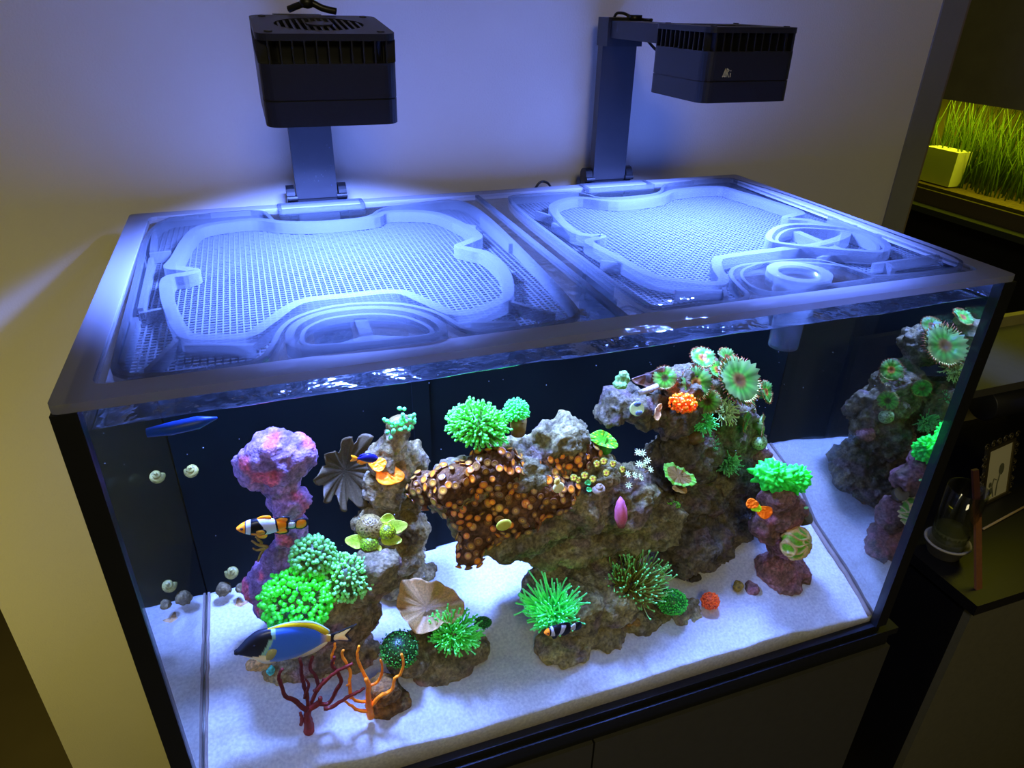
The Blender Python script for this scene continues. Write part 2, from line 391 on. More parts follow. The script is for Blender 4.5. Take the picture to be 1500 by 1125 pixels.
# clear sheet round the tray wells, in two halves, cut by the wells
def sheet(poly, x0, x1, y0, y1, z0, z1, mat, parent, name):
    bm = bmesh.new()
    n = len(poly)
    cx = sum(p[0] for p in poly) / n; cy_ = sum(p[1] for p in poly) / n
    outer = []
    for p in poly:
        dx, dy = p[0] - cx, p[1] - cy_
        t = min(((x1 - cx) / dx if dx > 1e-6 else 9e9), ((x0 - cx) / dx if dx < -1e-6 else 9e9), ((y1 - cy_) / dy if dy > 1e-6 else 9e9), ((y0 - cy_) / dy if dy < -1e-6 else 9e9))
        outer.append((cx + dx * t, cy_ + dy * t))
    bm.free()
    return MB().ring(outer, poly, z0, z1).build(name, mat, parent)
sheet(TL, .026, .497, .027, .534, -.005, -.002, M['acrylic'], lid, 'clear_sheet')
sheet(TR, .503, .974, .027, .534, -.005, -.002, M['acrylic'], lid, 'clear_sheet')
def clip_bars(poly, d, step, wdt, z0, z1, mb, off=0.0):
    lo = min(p[d] for p in poly); hi = max(p[d] for p in poly); k = math.ceil((lo - off) / step)
    while off + k * step < hi:
        c = off + k * step; xs = []
        for i, p in enumerate(poly):
            q = poly[(i + 1) % len(poly)]
            if (p[d] <= c) != (q[d] <= c):
                t = (c - p[d]) / (q[d] - p[d]); xs.append(p[1 - d] + t * (q[1 - d] - p[1 - d]))
        xs.sort()
        for a, b in zip(xs[::2], xs[1::2]):
            if b - a < .002: continue
            if d == 0: mb.box(c - wdt / 2, c + wdt / 2, a, b, z0, z1)
            else: mb.box(a, b, c - wdt / 2, c + wdt / 2, z0, z1)
        k += 1
def tray(poly, band, ribs, handle, label, centre):
    t = thing('mesh_tray', label, 'lid tray', (*centre, -.014))
    MB().ring(poly, inset(poly, .005), -.015, .0).build('tray_rim', M['frost'], t)
    inner = inset(poly, .0045)
    mb = MB(); clip_bars(inner, 0, .0064, .0014, -.0150, -.0138, mb); clip_bars(inner, 1, .0064, .0014, -.0152, -.0140, mb)
    stuffpart(mb.build('net_screen', M['screen'], t))
    MB().ribbon(smooth_path(band, 5), .0125, -.0135, .0008, True).build('raised_band', M['frost'], t)
    for a, b in ribs: MB().ribbon([a, b], .005, -.0135, -.001).build('rib', M['frost'], t)
    if handle:
        ho = round_poly(handle, 2); h = MB().ring(ho, inset(ho, .008), -.012, .004).build('finger_grip', M['frost'], t)
        hi = inset(ho, .0125); MB().ring(hi, inset(hi, .004), -.013, .0015).build('grip_step', M['frost'], h)
        xa = min(p[0] for p in hi); xb = max(p[0] for p in hi); ya = min(p[1] for p in hi); yb = max(p[1] for p in hi)
        xm = (xa + xb) / 2
        MB().prism([(xa + .02, ya + .014), (xm, ya + .030), (xb - .02, ya + .014), (xm, ya + .012)], -.0135, -.004).build('grip_bar', M['frost'], h)
        MB().box(xm - .006, xm + .006, ya + .03, yb - .003, -.0135, -.002).build('grip_web', M['frost'], h)
    return t
BL_ = [(0.1608, 0.481), (0.0998, 0.4674), (0.0815, 0.4186), (0.0715, 0.3376), (0.0661, 0.3068), (0.0809, 0.2952), (0.0934, 0.2844), (0.0846, 0.2754), (0.0671, 0.2671), (0.069, 0.2161), (0.0789, 0.1572), (0.0881, 0.1177), (0.0993, 0.0986), (0.1435, 0.0879), (0.1635, 0.1106), (0.1973, 0.1556), (0.2456, 0.1585), (0.2964, 0.1552), (0.3176, 0.1208), (0.341, 0.0801), (0.3822, 0.0934), (0.4069, 0.1176), (0.4262, 0.1874), (0.4246, 0.2495), (0.4116, 0.2699), (0.4007, 0.2873), (0.4195, 0.3025), (0.4365, 0.3221), (0.4315, 0.3761), (0.4053, 0.4489), (0.3458, 0.4694), (0.3193, 0.447), (0.2485, 0.4421), (0.1999, 0.4559)]
BR_ = [(0.5953, 0.4439), (0.6459, 0.4732), (0.6992, 0.4364), (0.7772, 0.4462), (0.8262, 0.4755), (0.9075, 0.4784), (0.9213, 0.4399), (0.9336, 0.3673), (0.9366, 0.3036), (0.9116, 0.2911), (0.8937, 0.2808), (0.9123, 0.2681), (0.9219, 0.2506), (0.9246, 0.1942), (0.853, 0.1643), (0.7855, 0.1604), (0.705, 0.156), (0.6846, 0.146), (0.6662, 0.1159), (0.6536, 0.0864), (0.6356, 0.0783), (0.5976, 0.1033), (0.5805, 0.127), (0.5732, 0.1895), (0.5659, 0.2539), (0.5804, 0.268), (0.5944, 0.2765), (0.5764, 0.2849), (0.566, 0.3106), (0.576, 0.3894)]
HL_ = [(0.1767, 0.0477), (0.1765, 0.0714), (0.185, 0.0973), (0.2137, 0.1193), (0.2603, 0.1194), (0.2977, 0.1007), (0.3177, 0.0698), (0.3226, 0.0449), (0.317, 0.0292), (0.2994, 0.0225), (0.2449, 0.0263), (0.1927, 0.0313)]
HR_ = [(0.7926, 0.2002), (0.8299, 0.2349), (0.8658, 0.2487), (0.9039, 0.2378), (0.9462, 0.2049), (0.9513, 0.1605), (0.9314, 0.1206), (0.9056, 0.1024), (0.8802, 0.1099), (0.8197, 0.1504), (0.788, 0.1772)]
ribsL = [[(0.0399, 0.368), (0.0636, 0.3719)], [(0.0466, 0.1759), (0.073, 0.1842)], [(0.0864, 0.1056), (0.0645, 0.0449)], [(0.0918, 0.0873), (0.15, 0.0691)], [(0.0377, 0.4623), (0.042, 0.3782)], [(0.0434, 0.3511), (0.0467, 0.1885)], [(0.0446, 0.166), (0.044, 0.0644)], [(0.4234, 0.3959), (0.4495, 0.371)], [(0.4246, 0.2495), (0.4352, 0.18)], [(0.4004, 0.1034), (0.4341, 0.0551)], [(0.3491, 0.0601), (0.3933, 0.0464)], [(0.4703, 0.4155), (0.468, 0.2824)]]
ribsR = [[(0.5578, 0.4217), (0.5746, 0.3785)], [(0.5576, 0.3578), (0.567, 0.3037)], [(0.5509, 0.1908), (0.5718, 0.1742)], [(0.5856, 0.076), (0.6361, 0.0607)], [(0.6495, 0.0831), (0.6294, 0.0459)], [(0.9667, 0.2755), (0.9636, 0.1731)], [(0.8664, 0.0842), (0.9741, 0.0879)], [(0.8849, 0.0814), (0.8771, 0.063)]]
tray(TL, BL_, ribsL, HL_, 'clear net-screen lid tray with a half-moon grip, full front edge and no feeding tube', (0.2265, 0.2376))
tray(TR, BR_, ribsR, HR_, 'clear net-screen lid tray cut away round the white feeding tube', (0.7633, 0.2473))
FT = (0.7489, 0.0766, 0.0)
ft = thing('feeding_tube', 'frosted white feeding tube hanging through the lid into the water', 'feeding tube', (FT[0], FT[1], -.11))
MB().lathe([(.0235, -.004), (.0365, -.004), (.0365, .003), (.0235, .003)], (FT[0], FT[1], .0), 40, close=True).build('flange', M['frost_tube'], ft, False)
MB().lathe([(.0235, .0), (.0265, .0), (.0245, -.045), (.0215, -.045)], (FT[0], FT[1], .0), 40, close=True).build('sleeve', M['frost_tube'], ft, True)
MB().lathe([(.0165, -.04), (.0185, -.04), (.0175, -.088), (.0155, -.088)], (FT[0], FT[1], 0), 32, close=True).build('cup', M['frost_tube'], ft, True)
MB().lathe([(.001, -.088), (.0175, -.088), (.0175, -.091), (.001, -.091)], (FT[0], FT[1], 0), 32).build('cup_floor', M['frost_tube'], ft, False)
hol = smooth_path([(0.6841, 0.096), (0.7056, 0.114), (0.7477, 0.1247), (0.8019, 0.1166), (0.82, 0.0902), (0.827, 0.0484), (0.8144, 0.0404), (0.7455, 0.0385), (0.696, 0.034), (0.6747, 0.0469), (0.6732, 0.0692)], 4)
MB().ribbon(hol, .0035, -.006, .0005, True).build('cutout_edge', M['frost'], lid)

# ---------------------------------------------------------------- reef lamps
def batwing(d):
    # lens of a reef lamp: spreads its light evenly over the tank instead of a hot spot
    d.use_nodes = True; nt = d.node_tree; em = nt.nodes['Emission']
    g = N_(nt, 'ShaderNodeNewGeometry'); dt = N_(nt, 'ShaderNodeVectorMath', operation='DOT_PRODUCT')
    nt.links.new(g.outputs['Incoming'], dt.inputs[0]); nt.links.new(g.outputs['Normal'], dt.inputs[1])
    ab = N_(nt, 'ShaderNodeMath', operation='ABSOLUTE'); nt.links.new(dt.outputs['Value'], ab.inputs[0])
    mxm = N_(nt, 'ShaderNodeMath', operation='MAXIMUM'); mxm.inputs[1].default_value = .55; nt.links.new(ab.outputs[0], mxm.inputs[0])
    pw = N_(nt, 'ShaderNodeMath', operation='POWER'); pw.inputs[1].default_value = -2.8; nt.links.new(mxm.outputs[0], pw.inputs[0])
    nt.links.new(pw.outputs[0], em.inputs['Strength'])
def lamp(px, py, hx, hy, hz, tilt, label, mark):
    t = thing('reef_lamp', label, 'aquarium lamp', (px, py, 0.0), 'reef lamps on posts')
    PW = .030
    z_arm = hz + .030
    # post and clamp
    post = MB().prism([(px - PW, py - .007), (px + PW, py - .007), (px + PW, py + .010), (px - PW, py + .010)], .004, z_arm - .004).build('post', M['post'], t)
    mb = MB()
    for k in range(26):
        x = px + random.Random(k).uniform(-.027, .027); z = random.Random(k + 90).uniform(.02, .085); r = random.Random(k + 7).uniform(.0006, .0016)
        mb.ball((x, py - .007, z), (r, r * .5, r), 6, 4)
    if mark == 0: stuffpart(mb.build('water_drops', clear('water_drop', (.8, .85, .9), .2, 1.0, 1.33, .0), post, True))
    MB().prism([(px - PW - .0005, py - .022), (px + PW + .0005, py - .022), (px + PW + .0005, py + .014), (px - PW - .0005, py + .014)], z_arm - .028, z_arm + .012).build('elbow', M['black_alu'], t)
    MB().box(px - PW - .012, px + PW + .012, py - .004, py + .016, -.05, .006).build('clamp', M['black_plastic'], t)
    for s in (-1, 1):
        mb = MB(); x = px + s * (PW + .008)
        out = [(py + .004 + .013 * math.cos(a * math.pi / 8), .010 + .013 * math.sin(a * math.pi / 8)) for a in range(16)]
        v = [(x + d, p[0], p[1]) for d in (-.006, .006) for p in out]
        mb.add(v, [tuple(range(15, -1, -1)), tuple(range(16, 32))] + [(i, (i + 1) % 16, 16 + (i + 1) % 16, 16 + i) for i in range(16)])
        mb.tube([(x - .009 * s, py - .009, .006), (x + .006 * s, py - .009, .006)], .004, 10)
        mb.build('clamp_knob', M['black_plastic'], t)
    # arm, then the head tilted on its end
    hd = .0625
    MB().box(px - .026, px + .026, hy + hd - .01, py + .012, z_arm - .016, z_arm + .008).build('arm', M['black_alu'], t)
    mt = Matrix.Translation((hx, hy, hz)) @ Matrix.Rotation(tilt, 4, 'X')
    W = .0635
    hb = MB().prism(rrect(-W, W, -W, W, .013), -.0165, .0150).build('head_body', M['black_alu'], t, mtx=mt)
    MB().prism(rrect(-W + .001, W - .001, -W + .001, W - .001, .012), -.0178, -.0165).build('groove', M['black_plastic'], hb, mtx=mt)
    MB().prism(rrect(-W, W, -W, W, .013), -.0410, -.0178).build('lower_shell', M['black_alu'], t, mtx=mt)
    MB().prism(rrect(-W + .012, W - .012, -W + .012, W - .012, .008), .0150, .0345).build('vent_core', M['black_plastic'], t, mtx=mt)
    mb = MB()
    for k in range(-5, 6):
        u = k * .0107
        for s in (-1, 1):
            mb.box(u - .0007, u + .0007, s * W - .012 * (s > 0), s * W + .012 * (s < 0), .0150, .0345)
            mb.box(s * W - .012 * (s > 0), s * W + .012 * (s < 0), u - .0007, u + .0007, .0150, .0345)
    stuffpart(mb.build('vent_fins', M['black_alu'], t, mtx=mt))
    top = MB().ring(rrect(-W, W, -W, W, .013, 6), [(.043 * math.cos(math.radians(45 + 360 * k / 28 - 45 + 6)), .043 * math.sin(math.radians(360 * k / 28 + 6))) for k in range(28)], .0345, .0405).build('top_plate', M['black_alu'], t, mtx=mt)
    MB().lathe([(.0005, .030), (.043, .030), (.043, .0345), (.0005, .0345)], (0, 0, 0), 28).build('fan_well', M['black_plastic'], top, mtx=mt)
    mb = MB()
    for k in range(-6, 7):
        x = k * .0064; h = math.sqrt(max(.0425 ** 2 - x * x, 0))
        mb.box(x - .0012, x + .0012, -h, h, .0365, .0400)
    stuffpart(mb.build('fan_grille', M['black_alu'], top, mtx=mt))
    MB().lathe([(.0005, .0400), (.013, .0400), (.013, .0412), (.0005, .0412)], (0, 0, 0), 24).build('fan_hub', M['black_alu'], top, mtx=mt)
    for sx in (-1, 1):
        for sy in (-1, 1): MB().lathe([(.0005, .0405), (.004, .0405), (.0035, .0417), (.0005, .0417)], (sx * .051, sy * .051, 0), 12).build('screw', M['black_plastic'], top, mtx=mt)
    MB().prism(rrect(-W + .007, W - .007, -W + .007, W - .007, .008), -.0418, -.0410).build('lens', M['lens'], t, mtx=mt)
    if mark:
        mb = MB(); y0 = -W - .0003
        def st(xa, za, xb, zb, w=.0008):
            d = Vector((xb - xa, zb - za)).normalized(); q = Vector((-d.y, d.x)) * w / 2
            v = [(xa + q.x, y0, za + q.y), (xa - q.x, y0, za - q.y), (xb - q.x, y0, zb - q.y), (xb + q.x, y0, zb + q.y)]
            mb.add(v + [(a, y0 + .0004, c) for a, _, c in v], [(0, 1, 2, 3), (7, 6, 5, 4), (0, 4, 5, 1), (1, 5, 6, 2), (2, 6, 7, 3), (3, 7, 4, 0)])
        b0 = -.038; z0 = -.0125; z1 = -.003
        st(b0, z0, b0 + .003, z1); st(b0 + .003, z1, b0 + .003, z0); st(b0 - .0005, z0 + .001, b0 + .004, z0 + .001)
        st(b0 + .005, z0, b0 + .005, z1); st(b0 + .005, z1, b0 + .008, z1 - .002); st(b0 + .008, z1 - .002, b0 + .005, z1 - .005); st(b0 + .006, z1 - .005, b0 + .0085, z0)
        st(b0 + .0105, z0, b0 + .0105, z1 - .005); st(b0 + .0105, z1 - .003, b0 + .0105, z1 - .002)
        tag(mb.build('maker_mark', M['gold'], hb, mtx=mt), 'small gold letters printed on the lamp housing')
    # cables
    zt = z_arm + .008
    mb = MB()
    if mark:
        mb.tube(smooth_path([(px - .006, py + .012, zt - .035), (px - .006, py + .008, zt + .004), (px + .000, py - .004, zt + .010), (px + .012, py - .016, zt + .005), (px + .024, py - .03, zt + .002), (px + .022, py - .06, zt + .002)], 5, False), .0022, 8)
        mb.box(px + .004, px + .022, py - .030, py - .014, zt, zt + .008)
        mb.tube(smooth_path([(px + .027, py - .03, zt - .018), (px + .033, py - .07, zt - .04), (px + .026, hy + .10, zt - .052), (hx + .01, hy + W - .01, zt - .045)], 6, False), .0022, 8)
    else:
        mb.tube(smooth_path([(hx - .022, hy + .075, hz + .051), (hx - .012, hy + .070, hz + .055), (hx, hy + .066, hz + .058), (hx + .012, hy + .064, hz + .053), (hx + .026, hy + .064, hz + .050)], 5, False), .0035, 8)
        mb.ball((hx - .003, hy + .066, hz + .058), (.008, .006, .006), 10, 6)
    mb.build('cable', M['black_plastic'], t, True)
    L = area('reef_lamp_light', (0, 0, 0), (0, 0, 0), .10, PWR, REEF, math.radians(119))
    batwing(L.data)
    L.parent = t; L.matrix_local = Matrix.Translation((-px, -py, 0)) @ mt @ Matrix.Translation((0, 0, -.043))
    return t
PWR = 19.0
lamp(0.2573, .570, .2537, .2566, .2085, math.radians(5.5), 'black box-shaped reef lamp on a wet metal post, its front square to the tank', 0)
lamp(0.7462, .570, .7476, .2896, .2093, 0.0, 'black box-shaped reef lamp with small gold lettering and a looped cable on its arm', 1)
# clear bracket plates that let the posts through the lid
for cx in (.2592, .7464):
    o = rrect(cx - .062, cx + .062, .512, .552, .004, 2)
    MB().ring(o, inset(o, .005), -.004, .0025).build('post_cutout_edge', M['frost'], lid)
tag(MB().tube(smooth_path([(0.6191, 0.585, -0.0088), (0.6263, 0.585, -0.0), (0.6349, 0.585, 0.0017), (0.644, 0.585, -0.0034), (0.6496, 0.585, -0.0153), (0.6507, 0.585, -0.0389)], 5, False), .002, 8).build('power_cable', M['black_plastic'], None, True), 'thin black cable arching out behind the lid between the two posts', 'cable')
# ---------------------------------------------------------------- live rock
rnd = random.Random(4)
M['rock'] = living('live_rock', .02, .6, .45, 260, .9, 220, .003)
M['coral'] = living('coral_flesh', .05, .35, .22, 350, .25, 600, .0006)
M['coral_soft'] = living('coral_tentacle', .07, .3, .12, 300, 0)
M['plate'] = living('coral_plate', .03, .45, .22, 420, .6, 420, .0012)
M['fish'] = living('fish_skin', .06, .3, .06, 500, .1, 900, .0003)
M['shell'] = living('snail_shell', .05, .4, .35, 260, .5, 300, .001)
PAL = {
 'purple': [fl(122, 98, 176), fl(146, 112, 194), fl(94, 74, 140), fl(176, 84, 130), fl(98, 84, 110)],
 'grey': [fl(120, 116, 106), fl(90, 84, 70), fl(134, 134, 160), fl(66, 60, 50), fl(118, 124, 150)],
 'brown': [fl(98, 88, 82), fl(124, 114, 104), fl(70, 62, 58), fl(122, 100, 122), fl(140, 138, 160)],
 'olive': [fl(104, 98, 80), fl(132, 126, 104), fl(74, 68, 58), fl(110, 98, 110), fl(146, 144, 158)],
 'dark': [fl(78, 72, 66), fl(98, 90, 80), fl(54, 50, 46), fl(92, 80, 96), fl(112, 110, 130)],
 'mauve': [fl(122, 88, 112), fl(100, 78, 82), fl(140, 92, 130), fl(84, 66, 60), fl(150, 112, 150)],
 'rust': [fl(112, 80, 44), fl(90, 68, 44), fl(132, 96, 58), fl(70, 54, 40), fl(104, 88, 76)],
}
PAL['purple'] = [(c[0] * .72, c[1] * .85, c[2] * 1.05) for c in PAL['purple']]
for k_ in ('brown', 'olive', 'dark', 'mauve', 'rust'): PAL[k_] = [(c[0] * .80, c[1] * .92, c[2] * 1.10) for c in PAL[k_]]
def mixc(a, b, t): return tuple(a[i] * (1 - t) + b[i] * t for i in range(3))
def rock(name, blobs, pal, label, cat='rock', seed=0, vox=.0034, amp=.009, freq=34, group=None, parent=None, mat='rock'):
    m = MB()
    for b in blobs:
        m.ball(b[:3], b[3:6], 18, 12)
    me = bpy.data.meshes.new('tmp'); me.from_pydata(m.v, [], m.f); o = link(bpy.data.objects.new('tmp', me))
    md = o.modifiers.new('r', 'REMESH'); md.mode = 'VOXEL'; md.voxel_size = vox
    dg = bpy.context.evaluated_depsgraph_get(); me2 = bpy.data.meshes.new_from_object(o.evaluated_get(dg))
    bpy.data.objects.remove(o); bpy.data.meshes.remove(me)
    me2.name = name; P_ = PAL[pal] if isinstance(pal, str) else pal; cols = []; off = Vector((seed * 7.3, seed * 3.1, seed * 5.7)); co = []
    for v in me2.vertices:
        p = v.co.copy(); q = p * freq + off
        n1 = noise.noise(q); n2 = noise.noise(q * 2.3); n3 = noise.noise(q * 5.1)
        rid = 1 - abs(noise.noise(q * 1.6 + Vector((9, 2, 4)))) * 2
        n4 = noise.noise(q * 10.7); d = amp * (n1 * .9 + n2 * .55 + n3 * .36 + n4 * .15 + rid * .4 - .25 - .5 * max(0, noise.noise(q * 3.7 + Vector((5, 8, 1))) - .25))
        co.append(p + v.normal * d)
        a = noise.noise(p * 26 + off * 1.7); b = noise.noise(p * 55 + off * .6); c = noise.noise(p * 120 + off)
        col = mixc(P_[0], P_[1], min(max(.5 + a * 1.1, 0), 1)); col = mixc(col, P_[2], min(max(b * 1.6, 0), 1))
        k = min(max((noise.noise(p * 38 + off * 2.9) - .18) * 5, 0), 1); col = mixc(col, P_[3], k)
        k = min(max((c - .2) * 2.5, 0), 1); col = mixc(col, P_[4], k * .5)
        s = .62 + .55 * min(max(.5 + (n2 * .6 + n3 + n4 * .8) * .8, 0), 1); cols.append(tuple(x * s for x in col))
    for v, p in zip(me2.vertices, co): v.co = p
    me2.polygons.foreach_set('use_smooth', [True] * len(me2.polygons))
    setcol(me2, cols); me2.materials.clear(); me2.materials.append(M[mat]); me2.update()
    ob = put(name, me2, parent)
    if label: tag(ob, label, cat, group)
    return ob
GR = 'live rocks on the sand'
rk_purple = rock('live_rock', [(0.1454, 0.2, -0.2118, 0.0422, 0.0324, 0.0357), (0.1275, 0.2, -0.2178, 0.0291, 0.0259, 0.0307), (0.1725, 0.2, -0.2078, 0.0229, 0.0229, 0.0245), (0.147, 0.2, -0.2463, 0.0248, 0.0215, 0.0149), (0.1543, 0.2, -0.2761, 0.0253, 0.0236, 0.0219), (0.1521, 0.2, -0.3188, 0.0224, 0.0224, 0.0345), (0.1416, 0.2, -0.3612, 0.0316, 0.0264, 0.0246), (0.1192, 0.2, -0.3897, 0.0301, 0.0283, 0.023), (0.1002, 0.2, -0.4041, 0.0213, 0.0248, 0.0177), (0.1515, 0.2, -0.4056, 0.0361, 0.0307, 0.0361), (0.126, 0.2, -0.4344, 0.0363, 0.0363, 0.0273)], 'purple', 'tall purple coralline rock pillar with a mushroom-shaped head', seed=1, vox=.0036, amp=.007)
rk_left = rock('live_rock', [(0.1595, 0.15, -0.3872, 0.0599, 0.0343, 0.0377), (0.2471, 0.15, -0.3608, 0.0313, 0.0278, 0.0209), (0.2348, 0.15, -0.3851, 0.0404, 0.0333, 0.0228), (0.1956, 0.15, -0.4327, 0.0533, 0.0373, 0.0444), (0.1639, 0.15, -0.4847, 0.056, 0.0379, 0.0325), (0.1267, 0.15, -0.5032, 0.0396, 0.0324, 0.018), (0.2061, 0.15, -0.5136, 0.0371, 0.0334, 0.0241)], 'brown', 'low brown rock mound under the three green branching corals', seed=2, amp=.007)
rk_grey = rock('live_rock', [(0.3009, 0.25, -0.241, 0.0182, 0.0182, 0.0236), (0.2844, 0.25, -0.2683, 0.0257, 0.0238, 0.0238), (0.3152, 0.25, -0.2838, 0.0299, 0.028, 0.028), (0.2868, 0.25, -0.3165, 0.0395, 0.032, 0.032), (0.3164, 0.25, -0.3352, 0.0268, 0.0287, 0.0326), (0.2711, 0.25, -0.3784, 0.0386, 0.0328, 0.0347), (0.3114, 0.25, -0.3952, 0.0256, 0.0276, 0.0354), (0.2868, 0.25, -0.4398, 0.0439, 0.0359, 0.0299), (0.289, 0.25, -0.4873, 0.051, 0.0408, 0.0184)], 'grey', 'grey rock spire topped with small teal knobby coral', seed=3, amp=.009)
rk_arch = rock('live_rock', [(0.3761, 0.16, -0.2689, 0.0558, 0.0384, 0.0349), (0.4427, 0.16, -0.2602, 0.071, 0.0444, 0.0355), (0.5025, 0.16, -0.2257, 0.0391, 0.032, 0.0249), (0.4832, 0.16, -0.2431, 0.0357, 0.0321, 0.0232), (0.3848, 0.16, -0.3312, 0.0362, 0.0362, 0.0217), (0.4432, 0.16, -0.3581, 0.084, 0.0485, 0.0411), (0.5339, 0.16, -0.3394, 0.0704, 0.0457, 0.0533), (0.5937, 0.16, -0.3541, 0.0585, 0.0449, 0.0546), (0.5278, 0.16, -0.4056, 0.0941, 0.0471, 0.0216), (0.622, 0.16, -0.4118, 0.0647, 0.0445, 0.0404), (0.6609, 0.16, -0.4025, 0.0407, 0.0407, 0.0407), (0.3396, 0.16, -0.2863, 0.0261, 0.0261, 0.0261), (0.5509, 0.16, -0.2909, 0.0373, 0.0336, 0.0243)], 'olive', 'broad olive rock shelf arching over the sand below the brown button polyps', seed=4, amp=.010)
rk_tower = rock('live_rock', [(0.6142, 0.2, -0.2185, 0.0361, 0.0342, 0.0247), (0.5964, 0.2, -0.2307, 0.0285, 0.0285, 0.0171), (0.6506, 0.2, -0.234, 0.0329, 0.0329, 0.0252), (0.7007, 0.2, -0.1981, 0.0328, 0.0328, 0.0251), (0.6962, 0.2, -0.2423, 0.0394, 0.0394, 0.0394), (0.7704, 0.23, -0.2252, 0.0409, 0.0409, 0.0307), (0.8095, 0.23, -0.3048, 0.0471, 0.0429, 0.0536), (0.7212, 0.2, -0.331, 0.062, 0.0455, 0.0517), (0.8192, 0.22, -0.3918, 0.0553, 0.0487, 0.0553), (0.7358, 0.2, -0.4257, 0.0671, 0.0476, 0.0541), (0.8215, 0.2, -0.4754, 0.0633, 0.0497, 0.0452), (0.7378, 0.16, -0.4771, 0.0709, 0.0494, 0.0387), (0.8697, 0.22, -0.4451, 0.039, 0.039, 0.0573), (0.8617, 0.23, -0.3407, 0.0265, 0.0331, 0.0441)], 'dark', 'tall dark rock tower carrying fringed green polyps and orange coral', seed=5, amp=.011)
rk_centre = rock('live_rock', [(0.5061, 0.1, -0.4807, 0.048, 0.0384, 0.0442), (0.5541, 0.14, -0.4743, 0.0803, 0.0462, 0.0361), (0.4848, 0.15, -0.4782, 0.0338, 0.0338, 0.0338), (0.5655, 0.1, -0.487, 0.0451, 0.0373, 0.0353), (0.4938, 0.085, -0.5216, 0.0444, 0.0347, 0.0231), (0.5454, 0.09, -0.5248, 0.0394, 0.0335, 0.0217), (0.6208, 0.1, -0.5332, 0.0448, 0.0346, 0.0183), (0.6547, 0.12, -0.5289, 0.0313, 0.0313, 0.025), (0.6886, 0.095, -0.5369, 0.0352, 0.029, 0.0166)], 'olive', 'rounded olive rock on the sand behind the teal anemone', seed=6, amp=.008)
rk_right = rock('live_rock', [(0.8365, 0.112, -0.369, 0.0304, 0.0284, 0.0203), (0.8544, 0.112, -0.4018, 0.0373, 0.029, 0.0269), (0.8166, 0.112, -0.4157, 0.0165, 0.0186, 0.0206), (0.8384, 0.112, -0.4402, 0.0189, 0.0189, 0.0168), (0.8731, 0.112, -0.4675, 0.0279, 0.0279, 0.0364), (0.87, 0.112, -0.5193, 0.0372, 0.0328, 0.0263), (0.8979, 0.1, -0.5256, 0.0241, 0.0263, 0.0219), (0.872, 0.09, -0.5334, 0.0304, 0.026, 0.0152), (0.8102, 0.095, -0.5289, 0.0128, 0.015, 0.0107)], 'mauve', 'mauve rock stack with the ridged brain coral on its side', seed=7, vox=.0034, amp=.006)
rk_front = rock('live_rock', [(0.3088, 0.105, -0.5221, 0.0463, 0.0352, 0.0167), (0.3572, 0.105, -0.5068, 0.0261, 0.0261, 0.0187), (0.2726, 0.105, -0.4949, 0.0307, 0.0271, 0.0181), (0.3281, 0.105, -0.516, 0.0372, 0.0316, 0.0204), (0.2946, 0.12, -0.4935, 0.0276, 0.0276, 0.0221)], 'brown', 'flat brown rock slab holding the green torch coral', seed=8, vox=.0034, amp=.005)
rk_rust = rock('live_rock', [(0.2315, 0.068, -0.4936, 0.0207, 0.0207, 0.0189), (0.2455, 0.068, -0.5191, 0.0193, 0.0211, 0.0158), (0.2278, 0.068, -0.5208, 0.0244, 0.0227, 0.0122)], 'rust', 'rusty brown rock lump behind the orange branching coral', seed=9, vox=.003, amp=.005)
def stone(px, r, pal, label, seed, name='stone', cat='stone'):
    return rock(name, [(*px, *r)], pal, label, cat, seed=seed, vox=.0026, amp=.003, freq=60)
stone((0.0459, 0.285, -0.4685), (.012, .010, .010), 'dark', 'dark rounded stone against the back glass above the starfish', 11)
stone((0.0677, 0.28, -0.4694), (.008, .008, .007), 'dark', 'small dark stone beside the rounded stone at the back glass', 12)
stone((0.7205, 0.122, -0.5033), (.011, .009, .006), [fl(50, 48, 44)] * 5, 'small blackish shell-shaped stone on open sand beyond the orange tuft', 13)
stone((0.5998, 0.085, -0.5205), (.013, .010, .009), [fl(120, 104, 72)] * 5, 'beige pebble at the foot of the olive rock', 14)
stone((0.5736, 0.088, -0.509), (.014, .010, .010), 'mauve', 'purplish pebble beside the beige pebble', 15)
stone((0.7894, 0.1, -0.5213), (.010, .009, .006), [fl(118, 108, 62)] * 5, 'olive pebble at the foot of the mauve rock stack', 16)
stone((0.0879, 0.14, -0.4729), (.016, .011, .009), [fl(150, 132, 122)] * 5, 'pale pinkish shell fragment on the sand below the blue tang', 17, 'shell_fragment', 'shell')
stone((0.1015, 0.13, -0.4793), (.006, .005, .008), [fl(60, 160, 215)] * 5, 'tiny bright blue sponge on the sand under the blue tang', 18, 'blue_sponge', 'sponge')

stone((0.8164, 0.2, -0.3181), (.016, .012, .014), 'purple', 'purple encrusted knob on the outer flank of the rock tower', 19, 'encrusted_rock', 'rock')
stone((0.8761, 0.205, -0.3647), (.018, .014, .012), 'mauve', 'mauve encrusted ledge on the outer tower flank above the neon coral', 20, 'encrusted_rock', 'rock')
